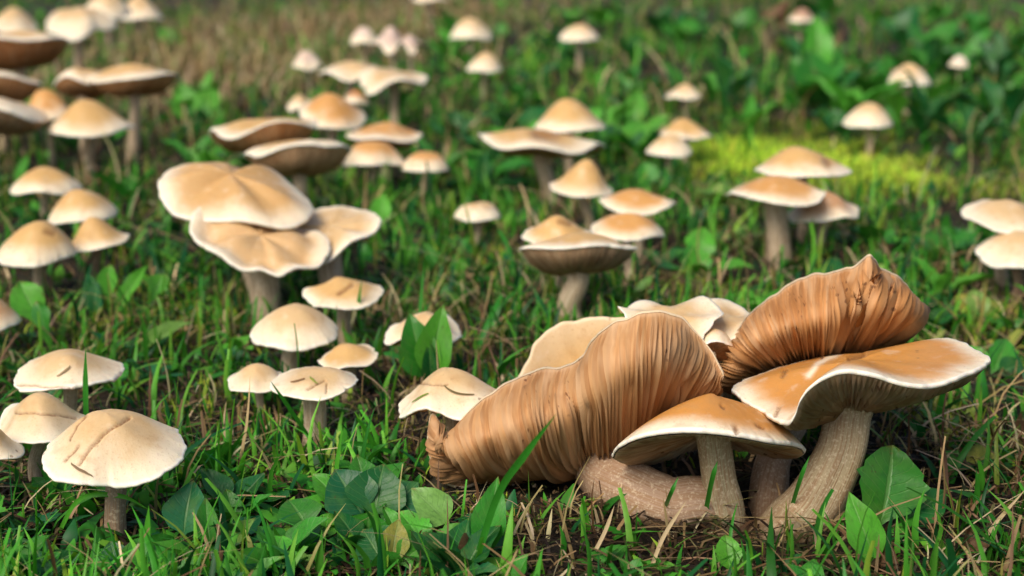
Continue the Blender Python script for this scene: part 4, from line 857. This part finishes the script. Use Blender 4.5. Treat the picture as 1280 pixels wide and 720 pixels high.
# single long blades that cross a cap or stand clear of the lawn
def long_blade(pts, wpx, tone, label, dys):
    b = gpt(*pts[0]); P = smooth_path([b] + [at(px, py, b[1] + d) for (px, py), d in zip(pts[1:], dys)], 18); n = len(P)
    w = wpx * pxs(b) * .5 * np.minimum(1, (1 - np.linspace(0, 1, n)) * 3.0 + .04)
    tn = np.gradient(P, axis=0); tn /= np.linalg.norm(tn, axis=1)[:, None]; sd = np.cross(tn, (FW * .9 + np.array([.3, 0, 0]))); sd /= np.linalg.norm(sd, axis=1)[:, None]
    fold = np.cross(sd, tn); V = np.stack([P - sd * w[:, None], P + fold * w[:, None] * .4, P + sd * w[:, None]], 1).reshape(-1, 3) - b
    g = np.array(GREENS[tone] if tone in GREENS else tone)
    o = obj("grass_sprig", mesh_np("grass_sprig", V, grid_faces(n, 3, False), {'col': np.tile(g, (len(V), 1))}), M_GRASS if tone in GREENS else M_DRY)
    o.location = tuple(b); tag(o, label, 'grass sprig', 'long single grass sprigs')
ST = (.48, .37, .21)
for a in [([(592, 712), (622, 620), (655, 570), (695, 518)], 9, 'mid', "long green grass blade crossing the folded gilled cap", (-.01, -.03, -.045)),
          ([(110, 584), (107, 500), (107, 434)], 8, 'mid', "upright grass blade standing before the smooth buff mushroom", (-.002, -.002)),
          ([(185, 712), (184, 670), (186, 632)], 9, 'bright', "stiff cut grass blade in front of the creased dome mushroom", (0, 0)),
          ([(72, 668), (100, 624), (150, 620), (188, 638)], 6, 'bright', "arching grass blade under the creased dome mushroom", (-.005, -.008, -.008)),
          ([(420, 590), (432, 556), (480, 562), (540, 588)], 6, 'mid', "arching grass blade reaching the folded cap", (0, .005, .01)),
          ([(416, 640), (420, 590), (428, 532)], 6, 'bright', "tall straight grass blade in front of the rounded leaves", (0, 0)),
          ([(880, 650), (890, 600), (897, 576)], 6, 'mid', "thin grass blade against the upright stem", (-.02, -.02)),
          ([(828, 642), (838, 618), (848, 596)], 5, 'mid', "short grass blade above the thick bent stem", (-.03, -.03)),
          ([(985, 650), (1000, 600), (1012, 570)], 5, 'mid', "thin grass blade rising between the two near stems", (-.02, -.02)),
          ([(812, 715), (830, 670), (858, 626)], 5, ST, "pale straw leaning before the thick bent stem", (.01, .02)),
          ([(738, 700), (756, 665), (768, 632)], 5, ST, "short brown straw before the thick bent stem", (.005, .01)),
          ([(1215, 700), (1240, 660), (1285, 608)], 5, ST, "long pale straw leaning by the curled dead leaf", (.01, .02)),
          ([(280, 625), (300, 612), (330, 610), (358, 620)], 6, ST, "bent pale straw loop between dark leaves", (0, 0, 0)),
          ([(1170, 540), (1172, 510), (1175, 490)], 4, 'yellow', "yellow green stalk under the tip of the broad wavy cap", (0, 0)),
          ([(516, 470), (524, 400), (530, 330)], 5, 'mid', "fine tall grass blade beside the buff mushroom with a slit", (.01, .02)),
          ([(455, 430), (448, 390), (452, 350)], 5, 'mid', "grass blade in front of the buff mushroom with a slit", (-.02, -.02)),
          ([(395, 560), (365, 515), (338, 476)], 6, 'mid', "slanting grass blade before the cream mushroom with grass bits", (-.01, -.02))]:
    long_blade(*a)

# clippings stuck on the caps
def clipping(k, ti, dcol, n, tone, what):
    root, P = CAPS[k]; nc = P.shape[1]; j0 = int(nc * (.75 + random.uniform(-.12, .12))); i0 = int(P.shape[0] * ti); pts = []
    for q in range(n):
        i = min(i0 + q, P.shape[0] - 6); j = (j0 + int(q * dcol)) % nc; p = P[i, j]; nn = np.cross(P[i, (j + 1) % nc] - P[i, j - 1], P[i + 1, j] - P[i - 1, j]); nn /= np.linalg.norm(nn); nn *= np.sign(nn[2]) or 1
        pts.append(p + nn * .0006)
    pts = smooth_path(pts, 10); tn = np.gradient(pts, axis=0); tn /= np.linalg.norm(tn, axis=1)[:, None]; sd = np.cross(tn, [0, -.4, .9]); sd /= np.linalg.norm(sd, axis=1)[:, None]
    w = .0007 * np.sin(PI * np.linspace(.12, .95, 10))[:, None]; V = np.stack([pts - sd * w, pts + np.array([0, 0, .0005]), pts + sd * w], 1).reshape(-1, 3); b = pts[0]
    o = obj("grass_clipping", mesh_np("grass_clipping", V - b, grid_faces(10, 3, False), {'col': np.tile(np.array(tone), (30, 1))}), M_DRY); o.location = tuple(b)
    tag(o, f"{what} stuck on the {short(root['label'])}", 'grass clipping', 'grass clippings on caps')
byl = {c[0]['label']: i for i, c in enumerate(CAPS)}
for frag, specs in [("cream mushroom with bits", [(.35, 1.2, 12, (.25, .30, .05), "yellow green grass bit"), (.45, -1.5, 10, (.22, .12, .05), "brown grass bit")]),
                    ("large pale domed mushroom with two", [(.72, 1.6, 9, (.25, .17, .10), "short brown grass bit")]),
                    ("smooth buff mushroom", [(.55, -1.4, 9, (.30, .22, .12), "thin dry grass bit")]),
                    ("pale flat mushroom tucked", [(.40, 2.0, 14, (.16, .12, .05), "dark grass bit"), (.62, -2.0, 8, (.20, .28, .05), "green moss bit")]),
                    ("small orange mushroom with a cream rim", [(.35, 1.0, 6, (.12, .06, .03), "small brown fleck")]),
                    ("broad wavy orange mushroom", [(.45, 1.5, 6, (.14, .07, .03), "small dark fleck")]),
                    ("broad tan mushroom overlapped", [(.3, 1.4, 9, (.30, .17, .07), "brown straw bit")])]:
    k = next(i for l, i in byl.items() if l.startswith(frag))
    for sp in specs: clipping(k, *sp)
